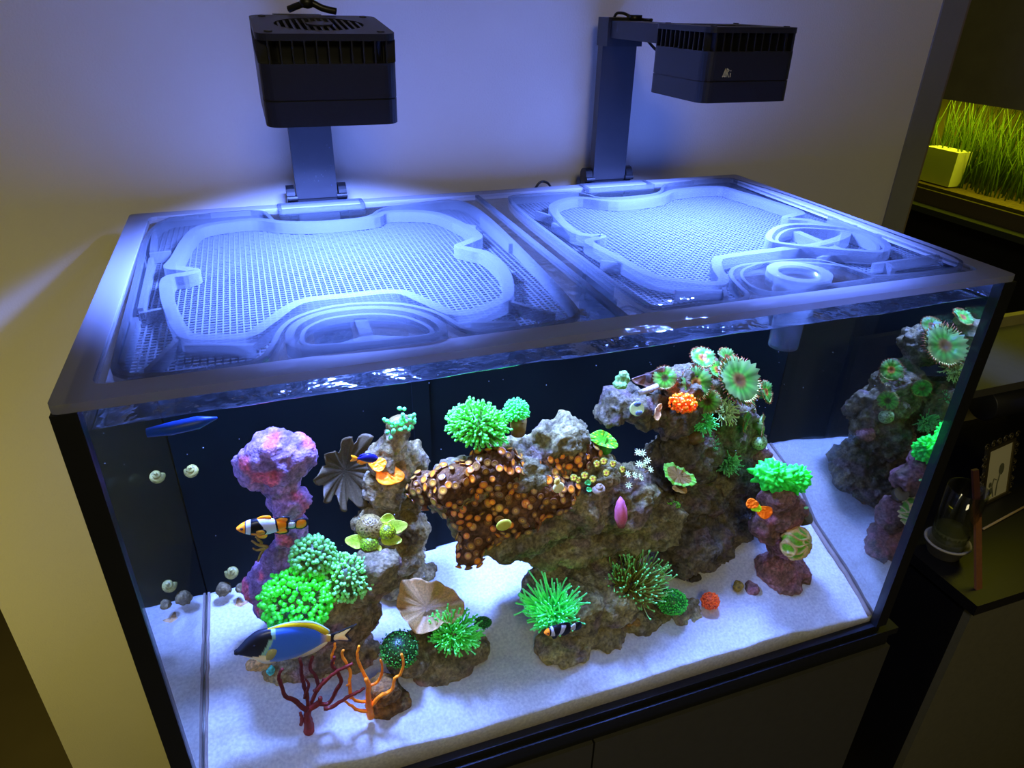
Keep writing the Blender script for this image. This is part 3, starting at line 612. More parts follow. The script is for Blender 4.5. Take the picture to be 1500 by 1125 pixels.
# ---------------------------------------------------------------- coral builders
CAMD = Vector((-.25, -.80, .55)).normalized()
def basis(d):
    d = Vector(d).normalized(); a = d.cross(Vector((.3, .2, .9)));
    if a.length < .1: a = d.cross(Vector((1, 0, 0)))
    a.normalize(); return d, a, d.cross(a)
def fib(n, lo, seed=0):
    # n directions over the cap z > lo
    out = []
    for i in range(n):
        z = 1 - (1 - lo) * (i + .5) / n; t = i * 2.39996 + seed; r = math.sqrt(max(0, 1 - z * z)); out.append(Vector((r * math.cos(t), r * math.sin(t), z)))
    return out
def tentacles(name, label, c, rad, n, ln, r0, tip, axis, cb, ct, lo=-.1, core=.55, wig=.25, cat='coral', seed=0, droop=0.0, ccore=None, tipcut=.72, group=None, flow=(0, 0, 0), curl=0.0):
    """flower-like coral: a fleshy base with many tapering tentacles that end in rounded tips"""
    t = thing(name, label, cat, c, group); c = Vector(c); d, a, b = basis(axis); R_ = random.Random(seed); m = MB()
    if not isinstance(rad, (tuple, list)): rad = (rad, rad, rad)
    def W(v): return a * v.x * rad[0] + b * v.y * rad[1] + d * v.z * rad[2]
    for i, v in enumerate(fib(n, lo, seed)):
        v = v + Vector((R_.uniform(-.12, .12), R_.uniform(-.12, .12), R_.uniform(-.1, .1)))
        dirn = W(v); p0 = c + dirn * core; L = ln * R_.uniform(.75, 1.2); dn = dirn.normalized()
        w1 = Vector((R_.uniform(-1, 1), R_.uniform(-1, 1), R_.uniform(-1, 1))) * wig
        w2 = Vector((R_.uniform(-1, 1), R_.uniform(-1, 1), R_.uniform(-1, 1))); ph = R_.uniform(0, 6)
        pts = []; k_ = 5 if not curl else 8
        for k in range(k_ + 1):
            s = k / k_; pts.append(p0 + dn * L * s + w1 * L * s * s + Vector(flow) * L * s * s + w2 * L * curl * math.sin(s * 5 + ph) * s)
        rr = [r0 * (1.1 - .35 * k / k_) for k in range(k_ + 1)]
        e = (pts[-1] - pts[-2]).normalized(); tp = r0 * tip * R_.uniform(.85, 1.15)
        sh = R_.uniform(.7, 1.15)
        cc = [tuple(x * sh for x in mixc(cb, ct, max(0, (k / k_ - tipcut) / (1 - tipcut)) if k / k_ > tipcut else 0)) for k in range(k_ + 1)]
        ctt = tuple(x * sh for x in ct)
        pts[-1] = pts[-1] - e * tp * .3
        pts += [pts[-1] + e * tp * .5, pts[-1] + e * tp * 1.2, pts[-1] + e * tp * 1.7]; rr += [tp, tp * .8, tp * .3]; cc += [ctt] * 3
        m.tube(pts, rr, 6, cc)
    stuffpart(m.build('tentacles', M['coral_soft'], t, True))
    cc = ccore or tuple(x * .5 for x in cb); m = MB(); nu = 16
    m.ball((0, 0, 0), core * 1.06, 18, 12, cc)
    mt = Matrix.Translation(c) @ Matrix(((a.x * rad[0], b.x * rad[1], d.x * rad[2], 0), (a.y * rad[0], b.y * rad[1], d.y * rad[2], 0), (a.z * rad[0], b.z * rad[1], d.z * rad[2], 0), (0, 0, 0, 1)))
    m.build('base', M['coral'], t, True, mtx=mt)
    return t
def bumpy(name, label, c, rad, n, br, axis, cb, ct, lo=-.3, cat='coral', seed=0, group=None, spread=.25, patch=None):
    """tufted round coral: a dome crowded with small rounded polyps"""
    t = thing(name, label, cat, c, group); d, a, b = basis(axis); R_ = random.Random(seed); c = Vector(c)
    if not isinstance(rad, (tuple, list)): rad = (rad, rad, rad)
    m = MB()
    for v in fib(n, lo, seed):
        v = (v + Vector((R_.uniform(-1, 1), R_.uniform(-1, 1), R_.uniform(-1, 1))) * .07).normalized(); h = 1 + R_.uniform(-spread, spread) * .35
        p = c + a * v.x * rad[0] * h + b * v.y * rad[1] * h + d * v.z * rad[2] * h
        k = R_.random(); col = mixc(cb, ct, k if patch is None else patch(v, k)); r = br * R_.uniform(.7, 1.25)
        m.ball(p, r, 7, 5, col)
    stuffpart(m.build('polyps', M['coral_soft'], t, True))
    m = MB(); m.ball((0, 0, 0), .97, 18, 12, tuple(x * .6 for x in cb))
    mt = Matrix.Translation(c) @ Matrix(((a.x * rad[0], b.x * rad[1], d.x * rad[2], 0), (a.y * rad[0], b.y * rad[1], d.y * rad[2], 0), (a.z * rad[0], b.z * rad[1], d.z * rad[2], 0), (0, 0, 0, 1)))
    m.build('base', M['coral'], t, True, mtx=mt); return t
def plate(name, label, c, R1, axis, colf, wave=.12, lobes=7, cup=.25, th=.0025, aspect=1.0, cat='coral', seed=0, roll=0.0, stalk=None, arc=(0, 2 * math.pi), notch=0.0, ridges=0, group=None, parent=None, bumps=0.0):
    """leafy plate coral: a disc with a wavy raised edge; colf(r, theta) gives the pigment"""
    d, a, b = basis(axis); a, b = a * math.cos(roll) + b * math.sin(roll), b * math.cos(roll) - a * math.sin(roll)
    nr, nt = 14, 96; V = []; Cc = []; F = []; c = Vector(c); full = arc[1] - arc[0] > 6.2
    off = seed * 3.7
    for side in (0, 1):
        for i in range(nr + 1):
            r = i / nr
            for j in range(nt + (0 if full else 1)):
                th_ = arc[0] + (arc[1] - arc[0]) * j / nt
                wv = math.sin(th_ * lobes + off) + .6 * math.sin(th_ * (lobes * 2 + 1) + off * 2)
                rr = R1 * r * (1 + .10 * math.sin(th_ * 3 + off) * r + notch * (abs(math.sin(th_ * lobes * .5 + off)) - .5) * r)
                h = cup * R1 * r ** 2 + wave * R1 * wv * r ** 2.2
                if ridges: h += .02 * R1 * math.sin(th_ * ridges) * r
                if bumps: h += bumps * noise.noise(Vector((rr * math.cos(th_) * 300, rr * math.sin(th_) * 300, seed)))
                V.append(c + a * rr * math.cos(th_) + b * rr * math.sin(th_) * aspect + d * (h - side * th * (1.15 - r * .6)))
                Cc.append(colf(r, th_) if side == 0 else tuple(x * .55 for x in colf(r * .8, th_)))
    n_ = nt + (0 if full else 1); S = (nr + 1) * n_
    for side in (0, 1):
        for i in range(nr):
            for j in range(nt):
                j2 = (j + 1) % n_; q = (side * S + i * n_ + j, side * S + i * n_ + j2, side * S + (i + 1) * n_ + j2, side * S + (i + 1) * n_ + j)
                F.append(q[::-1] if side else q)
    for j in range(nt):
        j2 = (j + 1) % n_; F.append((nr * n_ + j, nr * n_ + j2, S + nr * n_ + j2, S + nr * n_ + j))
    if not full:
        for i in range(nr):
            F.append((i * n_, (i + 1) * n_, S + (i + 1) * n_, S + i * n_)); F.append((i * n_ + nt, S + i * n_ + nt, S + (i + 1) * n_ + nt, (i + 1) * n_ + nt))
    m = MB(); m.add(V, F, Cc)
    if parent is None and stalk:
        t = thing(name, label, cat, c, group); m.build('plate', M['plate'], t, True)
        mb = MB(); mb.tube([c - d * .001, c + (Vector(stalk[0]) - c) * .5, Vector(stalk[0])], [stalk[1] * .8, stalk[1] * .9, stalk[1] * 1.3], 14, tuple(x * .5 for x in colf(.3, 0))); mb.build('stalk', M['plate'], t, True)
        return t
    o = m.build(name, M['plate'], parent, True)
    if parent is None: tag(o, label, cat, group)
    return o
def brain(name, label, c, rad, axis, fn, cat='coral', seed=0, depth=.12, nu=72, nv=40, parent=None, group=None):
    """rounded stony coral; fn(direction) -> (relief, pigment)"""
    d, a, b = basis(axis); c = Vector(c); V = []; Cc = []; F = []
    for j in range(nv + 1):
        ph = math.pi * j / nv
        for i in range(nu):
            th = 2 * math.pi * i / nu; v = Vector((math.sin(ph) * math.cos(th), math.sin(ph) * math.sin(th), math.cos(ph)))
            h, col = fn(v); s = 1 + depth * h
            V.append(c + a * v.x * rad[0] * s + b * v.y * rad[1] * s + d * v.z * rad[2] * s); Cc.append(col)
    for j in range(nv):
        for i in range(nu):
            i2 = (i + 1) % nu; F.append((j * nu + i, (j + 1) * nu + i, (j + 1) * nu + i2, j * nu + i2))
    m = MB(); m.add(V, F, Cc); o = m.build(name, M['coral'], parent, True)
    if parent is None: tag(o, label, cat, group)
    return o

UP = (0, -.35, 1); FR = (-.15, -.85, .5)
# branching green heads on the left mound
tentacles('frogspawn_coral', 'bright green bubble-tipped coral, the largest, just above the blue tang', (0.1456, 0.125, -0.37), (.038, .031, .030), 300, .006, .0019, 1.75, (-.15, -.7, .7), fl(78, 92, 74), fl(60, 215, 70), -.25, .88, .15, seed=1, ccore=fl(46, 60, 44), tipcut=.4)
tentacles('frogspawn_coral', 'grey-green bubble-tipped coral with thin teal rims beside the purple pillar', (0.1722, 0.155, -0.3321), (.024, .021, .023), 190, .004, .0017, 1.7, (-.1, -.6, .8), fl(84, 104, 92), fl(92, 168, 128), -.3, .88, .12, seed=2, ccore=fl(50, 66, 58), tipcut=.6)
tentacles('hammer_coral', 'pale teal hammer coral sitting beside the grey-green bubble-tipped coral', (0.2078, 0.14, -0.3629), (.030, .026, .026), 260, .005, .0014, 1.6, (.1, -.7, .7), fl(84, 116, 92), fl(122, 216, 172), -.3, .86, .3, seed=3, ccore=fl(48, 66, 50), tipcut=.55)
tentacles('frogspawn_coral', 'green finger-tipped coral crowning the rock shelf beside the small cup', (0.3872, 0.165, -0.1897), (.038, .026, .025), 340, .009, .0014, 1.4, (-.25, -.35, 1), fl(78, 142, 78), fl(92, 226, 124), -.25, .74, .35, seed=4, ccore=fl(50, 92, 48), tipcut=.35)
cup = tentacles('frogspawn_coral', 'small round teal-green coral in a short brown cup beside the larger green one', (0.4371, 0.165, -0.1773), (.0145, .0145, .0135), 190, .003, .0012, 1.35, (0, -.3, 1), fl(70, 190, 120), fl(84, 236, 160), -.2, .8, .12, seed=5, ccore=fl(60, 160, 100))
m = MB(); q = (0.4403, 0.165, -0.1979); m.tube([(q[0], q[1], q[2] + .008), (q[0], q[1], q[2] - .006), (q[0], q[1], q[2] - .014)], [.011, .010, .009], 14, fl(96, 84, 52)); m.build('cup', M['coral'], cup, True)
tentacles('torch_coral', 'green torch coral with dark purple-brown centre on the flat brown slab', (0.3305, 0.095, -0.4577), (.032, .022, .020), 230, .018, .0011, 1.4, (-.15, -.75, .6), fl(62, 170, 82), fl(92, 226, 138), -.2, .45, .3, seed=6, ccore=fl(64, 50, 44), tipcut=.5, flow=(.1, 0, .25), curl=.12)
tentacles('torch_coral', 'olive torch coral with teal-dotted tips on the rounded rock', (0.5967, 0.1, -0.461), (.040, .026, .030), 210, .026, .0010, 1.5, (.15, -.6, .8), fl(104, 108, 44), fl(112, 222, 160), -.25, .4, .35, seed=7, ccore=fl(62, 54, 30), tipcut=.82, flow=(.25, 0, .4), curl=.15)
tentacles('anemone', 'teal green anemone with long waving tentacles around the black clownfish', (0.4652, 0.085, -0.4481), (.028, .020, .026), 210, .024, .0013, 1.0, (-.25, -.9, .25), fl(62, 206, 166), fl(110, 255, 212), -.2, .55, .35, 'anemone', seed=8, ccore=fl(26, 92, 74), tipcut=.2, flow=(-.15, 0, .5), curl=.15)
tentacles('duncan_coral', 'bright teal duncan polyp below the orange knobby coral', (0.7279, 0.175, -0.2544), (.015, .014, .012), 110, .010, .0009, 1.2, (-.35, -.75, .5), fl(70, 180, 136), fl(86, 222, 160), .0, .5, .4, seed=9, ccore=fl(42, 120, 84), tipcut=.2, curl=.3)
tentacles('duncan_coral', 'pale grey-teal duncan polyp with curling arms against the fringed polyps', (0.7629, 0.175, -0.2448), (.016, .015, .013), 80, .012, .0008, 1.2, (.25, -.75, .55), fl(122, 150, 138), fl(168, 206, 190), -.1, .4, .5, seed=10, ccore=fl(80, 96, 84), tipcut=.2, curl=.35)
tentacles('duncan_coral', 'dull teal duncan polyp hanging lowest on the rock tower', (0.7857, 0.175, -0.3384), (.016, .015, .016), 120, .010, .0009, 1.15, (.1, -.9, -.1), fl(64, 128, 104), fl(92, 176, 140), -.1, .5, .45, seed=11, ccore=fl(38, 66, 52), tipcut=.2)
tentacles('duncan_coral', 'dull teal duncan polyp tucked between the bright and the lowest teal polyps', (0.7511, 0.18, -0.3022), (.011, .011, .010), 80, .007, .0008, 1.15, (-.2, -.9, .2), fl(60, 120, 100), fl(88, 170, 140), -.1, .5, .45, seed=12, ccore=fl(38, 66, 52), tipcut=.2)
m = MB(); q = Vector((0.7196, 0.185, -0.2905)); m.tube([q + Vector((.010, -.008, .012)), q, q + Vector((-.002, .012, -.006))], [.010, .009, .010], 12, [fl(96, 84, 72), fl(78, 66, 56), fl(120, 80, 84)]); tag(m.build('coral_stem', M['coral'], None, True), 'brown tubular stem under the bright teal duncan polyp', 'coral')

# crowded tufts
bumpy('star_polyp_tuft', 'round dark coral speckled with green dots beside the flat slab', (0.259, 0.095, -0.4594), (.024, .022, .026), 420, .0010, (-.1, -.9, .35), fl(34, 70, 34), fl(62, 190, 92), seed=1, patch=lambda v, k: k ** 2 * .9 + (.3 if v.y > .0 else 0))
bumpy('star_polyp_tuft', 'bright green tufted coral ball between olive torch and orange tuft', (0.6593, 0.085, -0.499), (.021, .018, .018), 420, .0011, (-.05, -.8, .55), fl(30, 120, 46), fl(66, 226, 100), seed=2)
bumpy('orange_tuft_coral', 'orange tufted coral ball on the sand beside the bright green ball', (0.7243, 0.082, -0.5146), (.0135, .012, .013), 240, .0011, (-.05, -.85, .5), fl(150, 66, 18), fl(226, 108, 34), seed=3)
bumpy('knobby_coral', 'orange knobby coral lump high on the rock tower', (0.6809, 0.165, -0.2087), (.0165, .011, .013), 150, .0022, (0, -.9, .4), fl(214, 108, 10), fl(255, 150, 22), seed=4, spread=.8)
bumpy('leaf_tuft', 'flat green tuft growing below the ruffled green plate on the tower', (0.6809, 0.15, -0.3731), (.011, .005, .007), 90, .0012, (0, -.9, .4), fl(60, 120, 40), fl(110, 210, 90), seed=5)
bumpy('leaf_tuft', 'dark green finger-shaped tuft at the tip of the flat brown slab', (0.3739, 0.105, -0.463), (.012, .008, .007), 120, .0010, (.3, -.5, .8), fl(20, 78, 40), fl(34, 128, 66), seed=6)
acro = thing('knobby_coral', 'small teal knobby coral on the grey rock spire', 'coral', (0.302, 0.235, -0.2162))
m = MB(); R_ = random.Random(8)
for k in range(30):
    q = Vector((0.3009, 0.225, -0.2007)) + Vector((R_.uniform(-.019, .019), R_.uniform(-.012, .008), R_.uniform(-.018, .010))); q.z += .010 - abs(q.x - 0.3009) * .55 + (q.y < .222) * -.004
    e = q + Vector((R_.uniform(-.004, .004), -.005, R_.uniform(.002, .008)))
    m.tube([q, (q + e) / 2, e, e + (e - q) * .25], [.0022, .0025, .0027, .0012], 7, [fl(90, 104, 88), fl(82, 150, 124), fl(88, 220, 178), fl(96, 230, 186)])
stuffpart(m.build('knobs', M['coral_soft'], acro, True))
m = MB(); m.ball((0.3031, 0.235, -0.2133), (.019, .012, .014), 14, 9, fl(96, 88, 72)); m.build('base', M['coral'], acro, True)

# leafy plates
def radial(c0, c1, c2, n=26):
    def f(r, t): return mixc(mixc(c0, c1, r), c2, (.5 + .5 * math.sin(t * n)) * .35 * r) if r < .93 else c2
    return f
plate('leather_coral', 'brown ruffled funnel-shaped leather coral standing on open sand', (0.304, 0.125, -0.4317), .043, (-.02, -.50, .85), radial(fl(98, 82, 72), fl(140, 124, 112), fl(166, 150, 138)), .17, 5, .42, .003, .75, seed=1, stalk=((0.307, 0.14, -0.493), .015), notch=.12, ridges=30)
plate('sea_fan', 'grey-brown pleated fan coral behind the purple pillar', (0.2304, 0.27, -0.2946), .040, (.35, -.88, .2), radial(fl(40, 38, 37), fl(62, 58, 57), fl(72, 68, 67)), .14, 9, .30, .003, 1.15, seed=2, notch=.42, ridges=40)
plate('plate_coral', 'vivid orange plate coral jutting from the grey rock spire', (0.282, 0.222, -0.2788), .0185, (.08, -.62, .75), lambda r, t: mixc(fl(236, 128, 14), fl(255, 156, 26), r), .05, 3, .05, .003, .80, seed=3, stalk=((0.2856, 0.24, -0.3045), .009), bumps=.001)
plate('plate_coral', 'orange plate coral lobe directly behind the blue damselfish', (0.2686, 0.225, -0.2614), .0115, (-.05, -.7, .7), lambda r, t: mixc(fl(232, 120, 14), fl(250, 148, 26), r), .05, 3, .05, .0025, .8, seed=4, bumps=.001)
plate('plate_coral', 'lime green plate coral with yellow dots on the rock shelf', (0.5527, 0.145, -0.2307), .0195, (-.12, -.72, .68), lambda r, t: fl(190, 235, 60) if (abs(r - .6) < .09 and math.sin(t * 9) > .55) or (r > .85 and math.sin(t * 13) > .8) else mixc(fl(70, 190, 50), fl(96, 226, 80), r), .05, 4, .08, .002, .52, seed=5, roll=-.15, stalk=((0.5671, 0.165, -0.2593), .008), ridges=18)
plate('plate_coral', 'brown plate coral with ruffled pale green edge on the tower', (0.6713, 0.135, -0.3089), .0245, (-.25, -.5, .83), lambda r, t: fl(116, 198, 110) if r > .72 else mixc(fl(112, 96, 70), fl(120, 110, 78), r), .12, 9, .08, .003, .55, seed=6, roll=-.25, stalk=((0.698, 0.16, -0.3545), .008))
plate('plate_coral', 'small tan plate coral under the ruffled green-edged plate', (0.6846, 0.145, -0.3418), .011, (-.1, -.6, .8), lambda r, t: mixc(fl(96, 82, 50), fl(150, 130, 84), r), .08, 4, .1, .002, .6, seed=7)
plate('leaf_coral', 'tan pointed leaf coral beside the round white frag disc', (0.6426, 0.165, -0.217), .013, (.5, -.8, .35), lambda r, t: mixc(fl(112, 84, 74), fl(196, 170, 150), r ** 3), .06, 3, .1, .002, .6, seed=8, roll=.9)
for k, (px, py, rr, c1, lb) in enumerate([(1102, 738, .0095, fl(240, 120, 26), 'upper orange scallop of crust coral on the mauve rock stack'), (1120, 750, .0125, fl(244, 124, 26), 'larger orange crust coral scallop below the lime patch'), (1108, 744, .0080, fl(150, 226, 40), 'lime green crust coral patch between two orange scallops')]):
    q = Vector(((0.7701, 0.09, -0.3488), (0.7939, 0.088, -0.368), (0.7763, 0.087, -0.3554))[k])
    plate('crust_coral', lb, q, rr, (-.15, -.9, .4), lambda r, t, c1=c1: mixc(c1, tuple(x * 1.15 for x in c1), r), .05, 4, .02, .003, .75, seed=20 + k, bumps=.0008)

# fluted bright green coral heads
def fluted(v): h = abs(noise.noise(Vector((v.x * 3.2, v.y * 3.2, v.z * 3.2)) + Vector((4, 1, 0)))) * 2 + .5 * abs(noise.noise(v * 7)); k = min(h * 1.4, 1); return h, mixc(fl(10, 130, 40), fl(50, 250, 100), k)
brain('folded_coral', 'neon green folded coral head on top of the mauve rock stack, the larger lobe', (0.8127, 0.108, -0.3222), (.0215, .017, .0175), (0, -.5, .85), fluted, depth=.42)
brain('folded_coral', 'neon green folded coral lobe overhanging the sand beside the larger one', (0.855, 0.108, -0.3379), (.0165, .015, .0165), (.2, -.5, .85), lambda v: fluted(v + Vector((5, 5, 5))), depth=.42)
def ridged(v):
    a = math.atan2(v.y, v.x + .35); r = math.hypot(v.x + .35, v.y)
    s = abs(math.sin(a * 7 + .9 * math.sin(r * 5))); s2 = abs(math.sin(r * 4.6 + .5 + .7 * math.sin(a * 5)))
    k = min(min(s * 1.7, 1), max(min(s2 * 2.2, 1), .0))
    return -k, mixc(fl(176, 164, 144), fl(84, 156, 40), max(0, k - .45) * 1.8)
brain('brain_coral', 'cream ridged brain coral with green valleys on the mauve rock stack', (0.8625, 0.082, -0.4395), (.0315, .0275, .021), (.35, -.85, .4), ridged, depth=.16, nu=110, nv=64)
def cells(sc, c_in, c_out, off=0):
    def f(v):
        d_, p_ = noise.voronoi(v * sc + Vector((off, 2, 3)), distance_metric='DISTANCE')
        k = min(max((d_[1] - d_[0]) * 2.2, 0), 1); return -abs(.4 - k) * .8, mixc(c_out, c_in, k)
    return f
brain('brain_coral', 'grey-teal rounded brain coral on the outer flank of the rock tower', (0.8552, 0.195, -0.3279), (.013, .012, .012), (.2, -.8, .5), cells(3.2, fl(64, 84, 70), fl(126, 158, 140)), depth=.15)
# cluster with pale green skirts
fav = thing('moon_coral', 'cluster of honeycombed brown moon corals with pale lime skirts', 'coral', (0.246, 0.175, -0.3521))
for (q, rr, ax, fn) in [((0.2463, 0.18, -0.3244), (.0185, .017, .017), (-.2, -.7, .7), cells(4.6, fl(70, 62, 50), fl(132, 122, 96), 1)), ((0.2658, 0.168, -0.3278), (.0115, .011, .010), (.2, -.7, .7), cells(3.6, fl(150, 190, 30), fl(56, 60, 24), 2)), ((0.2419, 0.165, -0.338), (.0120, .011, .010), (-.1, -.85, .5), cells(3.6, fl(130, 190, 50), fl(60, 54, 34), 3))]:
    brain('dome', None, q, rr, ax, fn, parent=fav, depth=.12, nu=80, nv=44)
for k, (q, rr, ax, asp) in enumerate([((0.2694, 0.178, -0.3154), .0095, (.1, -.9, .35), .7), ((0.2791, 0.172, -0.3256), .0135, (.25, -.75, .6), .65), ((0.225, 0.172, -0.3358), .0115, (-.2, -.75, .6), .75), ((0.2691, 0.166, -0.3395), .0135, (.1, -.7, .7), .6), ((0.2445, 0.163, -0.345), .0130, (-.1, -.6, .8), .5)]):
    plate('skirt', None, q, rr, ax, lambda r, t: mixc(fl(120, 160, 50), fl(166, 196, 104), r ** 2), .03, 3, .12, .002, asp, seed=k, parent=fav)

# brown button polyps carpeting the rock shelf
mat_b = [(0.3244, 0.16, -0.2665, 0.0257, 0.0206, 0.0223), (0.3483, 0.14, -0.2546, 0.0337, 0.0253, 0.0286), (0.3699, 0.14, -0.2896, 0.0346, 0.0242, 0.0259), (0.397, 0.14, -0.2428, 0.0391, 0.0255, 0.0289), (0.4247, 0.14, -0.2757, 0.0472, 0.0262, 0.0332), (0.3973, 0.14, -0.3187, 0.0354, 0.023, 0.0301), (0.3741, 0.125, -0.3287, 0.0262, 0.0192, 0.0227), (0.3633, 0.12, -0.3522, 0.0193, 0.0158, 0.0175), (0.4657, 0.15, -0.265, 0.0444, 0.0249, 0.032), (0.4661, 0.125, -0.2856, 0.0439, 0.0228, 0.0299), (0.4274, 0.12, -0.3053, 0.0349, 0.0209, 0.0227), (0.5133, 0.15, -0.2515, 0.0359, 0.0233, 0.0197)]
colony = rock('button_polyp_colony', mat_b, [fl(70, 50, 34), fl(88, 62, 42), fl(52, 38, 28), fl(84, 64, 60), fl(96, 76, 60)], 'brown button polyp colony with orange centres carpeting the rock shelf', 'coral', seed=21, vox=.0034, amp=.006, freq=40, mat='rock')
def polyp_mesh(name, c_mid, c_ring, c_rim, lip=.25, fr=0):
    m = MB(); prof = [(.45, -.9), (.55, -.2), (1.0, .16), (.95, .24), (.52, .20), (.46, .16), (.26, .22), (.10, .10)]
    cols = [tuple(x * .5 for x in c_rim), tuple(x * .7 for x in c_rim), c_rim, c_rim, c_ring, c_ring, c_mid, tuple(x * .45 for x in c_mid)]
    seg = 16 if not fr else fr
    n = len(prof); V = []; Cc = []; F = []
    for i, (r, z) in enumerate(prof):
        for k in range(seg):
            a = 2 * math.pi * k / seg; rr = r * (1 + (.16 if (fr and k % 2 and i in (2, 3)) else 0)); zz = z + (.10 if (fr and k % 2 and i in (2, 3)) else 0)
            zz += (.20 * r * r * math.sin(2 * a + 1) + .10 * r * r * math.sin(5 * a)) if fr else 0
            V.append((rr * math.cos(a), rr * math.sin(a), zz)); Cc.append(tuple(x * (.72 + .42 * ((k // 2) % 2)) for x in cols[i]) if fr and i > 1 and i < 6 else cols[i])
    for i in range(n - 1):
        for k in range(seg): F.append((i * seg + k, i * seg + (k + 1) % seg, (i + 1) * seg + (k + 1) % seg, (i + 1) * seg + k))
    F.append(tuple(range((n - 1) * seg, n * seg))); F.append(tuple(range(seg - 1, -1, -1)))
    m.add(V, F, Cc); me = bpy.data.meshes.new(name); me.from_pydata(m.v, [], m.f); setcol(me, m.c); me.materials.append(M['coral_soft'])
    me.polygons.foreach_set('use_smooth', [True] * len(me.polygons)); me.update(); return me
br = fl(116, 80, 58)
PM = [polyp_mesh('polyp', fl(240, 170, 60), fl(214, 130, 36), br), polyp_mesh('polyp', fl(206, 170, 80), fl(166, 124, 54), br), polyp_mesh('polyp', fl(150, 120, 70), fl(110, 84, 50), br), polyp_mesh('polyp', fl(200, 150, 60), fl(120, 82, 46), fl(98, 70, 54)), polyp_mesh('polyp', fl(190, 160, 90), fl(140, 108, 60), fl(84, 60, 46)), polyp_mesh('polyp', fl(250, 176, 60), fl(226, 138, 42), fl(112, 74, 56))]
vs_ = [(v.co.copy(), v.normal.copy()) for v in colony.data.vertices]; rnd.shuffle(vs_); placed = []
for p, n in vs_:
    if n.dot(CAMD) < .02 or len(placed) >= 250: continue
    if any((p - q).length < .0078 for q in placed): continue
    placed.append(p); o = link(bpy.data.objects.new('polyp', rnd.choice(PM))); o.parent = colony
    s = rnd.uniform(.0038, .0062); o.scale = (s, s, s); o.location = p + n * s * .5
    o.rotation_euler = (n + Vector((rnd.uniform(-.2, .2), rnd.uniform(-.2, .2), rnd.uniform(-.1, .3)))).to_track_quat('Z', 'Y').to_euler()

# fringed green polyps at the top of the tower
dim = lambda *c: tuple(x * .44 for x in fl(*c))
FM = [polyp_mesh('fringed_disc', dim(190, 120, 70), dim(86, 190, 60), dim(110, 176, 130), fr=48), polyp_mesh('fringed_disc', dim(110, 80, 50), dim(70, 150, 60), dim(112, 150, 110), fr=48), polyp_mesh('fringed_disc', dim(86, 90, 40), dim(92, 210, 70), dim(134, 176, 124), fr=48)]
FRN = fl(120, 66, 44)
spots = [((0.736, 0.215, -0.1772), .0125, (-.1, -.5, .9), 'topmost flat teal-green fringed polyp below the water line'), ((0.7839, 0.225, -0.1882), .0115, (.3, -.5, .85), 'small teal-green fringed polyp beside the topmost one'), ((0.6662, 0.195, -0.1845), .0115, (-.4, -.7, .6), 'dark green fringed polyp next to the purple plate'), ((0.7087, 0.19, -0.1964), .0165, (-.1, -.85, .5), 'wide fringed polyp with a brown mouth above the orange knobby coral'), ((0.784, 0.2, -0.2164), .0255, (.15, -.7, .75), 'largest fringed green polyp with a red mouth at the tower top'), ((0.7305, 0.178, -0.2191), .0130, (-.5, -.8, .2), 'folded green fringed polyp beside the orange knobby coral'), ((0.8553, 0.215, -0.2505), .0125, (.5, -.7, .5), 'green fringed polyp leaning out from the tower toward the side glass'), ((0.8055, 0.19, -0.2755), .0110, (.6, -.75, .1), 'narrow green fringed polyp behind the pale grey duncan polyp'), ((0.8501, 0.205, -0.3002), .0120, (.8, -.6, .1), 'lowest olive fringed polyp on the outer tower side'), ((0.7683, 0.222, -0.2035), .011, (.1, -.6, .8), 'pale green fringed polyp wedged between the two widest ones'), ((0.8367, 0.225, -0.2697), .013, (.5, -.5, .4), 'shaded fringed polyp under the largest one')]
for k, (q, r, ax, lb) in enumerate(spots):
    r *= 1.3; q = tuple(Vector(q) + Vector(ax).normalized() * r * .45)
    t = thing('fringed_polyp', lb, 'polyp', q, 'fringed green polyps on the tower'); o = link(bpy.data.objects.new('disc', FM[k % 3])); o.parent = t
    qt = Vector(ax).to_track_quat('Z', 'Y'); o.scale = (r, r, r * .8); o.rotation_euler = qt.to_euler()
    m = MB(); R_ = random.Random(k); d, a, b = basis(ax); c = Vector(q)
    for j in range(54):
        an = 2 * math.pi * j / 54; e = a * math.cos(an) + b * math.sin(an); p0 = c + e * r * .95 + d * r * .16; ln = r * R_.uniform(.18, .30)
        m.tube([p0, p0 + e * ln * .6 + d * ln * R_.uniform(-.2, .5), p0 + e * ln + d * ln * R_.uniform(-.2, .6)], [r * .035, r * .028, r * .012], 4, [fl(150, 170, 120), FRN, FRN])
    stuffpart(m.build('fringe', M['coral_soft'], t, True))

# small pieces on the rocks
cube = rock('frag_block', [(*(0.5888, 0.175, -0.1596), .0095, .008, .0095), (*(0.5839, 0.17, -0.1664), .010, .009, .005)], [fl(112, 176, 136), fl(96, 150, 116), fl(126, 190, 150), fl(120, 110, 84), fl(90, 130, 106)], 'squarish teal encrusted frag block atop the tower', 'coral', seed=31, vox=.002, amp=.0025, freq=90)
plate('scroll_coral', 'dusky purple upright scroll coral with pale rim near the water line', (0.6433, 0.2, -0.1758), .024, (-.15, -.95, .15), lambda r, t: fl(150, 138, 190) if r > .92 else mixc(fl(64, 50, 62), fl(96, 78, 96), r), .10, 3, .2, .003, .75, seed=9, roll=.4, arc=(0, 3.6), stalk=((0.6466, 0.2, -0.2022), .006))
m = MB(); q = Vector((0.6222, 0.165, -0.1794))
m.tube([q + Vector((-.012, .0, -.002)), q, q + Vector((.016, .002, .003))], [.004, .0045, .004], 8, fl(150, 150, 190)); tag(m.build('shell_fragment', M['shell'], None, True), 'pale lilac tube fragment at the foot of the purple scroll coral', 'shell')
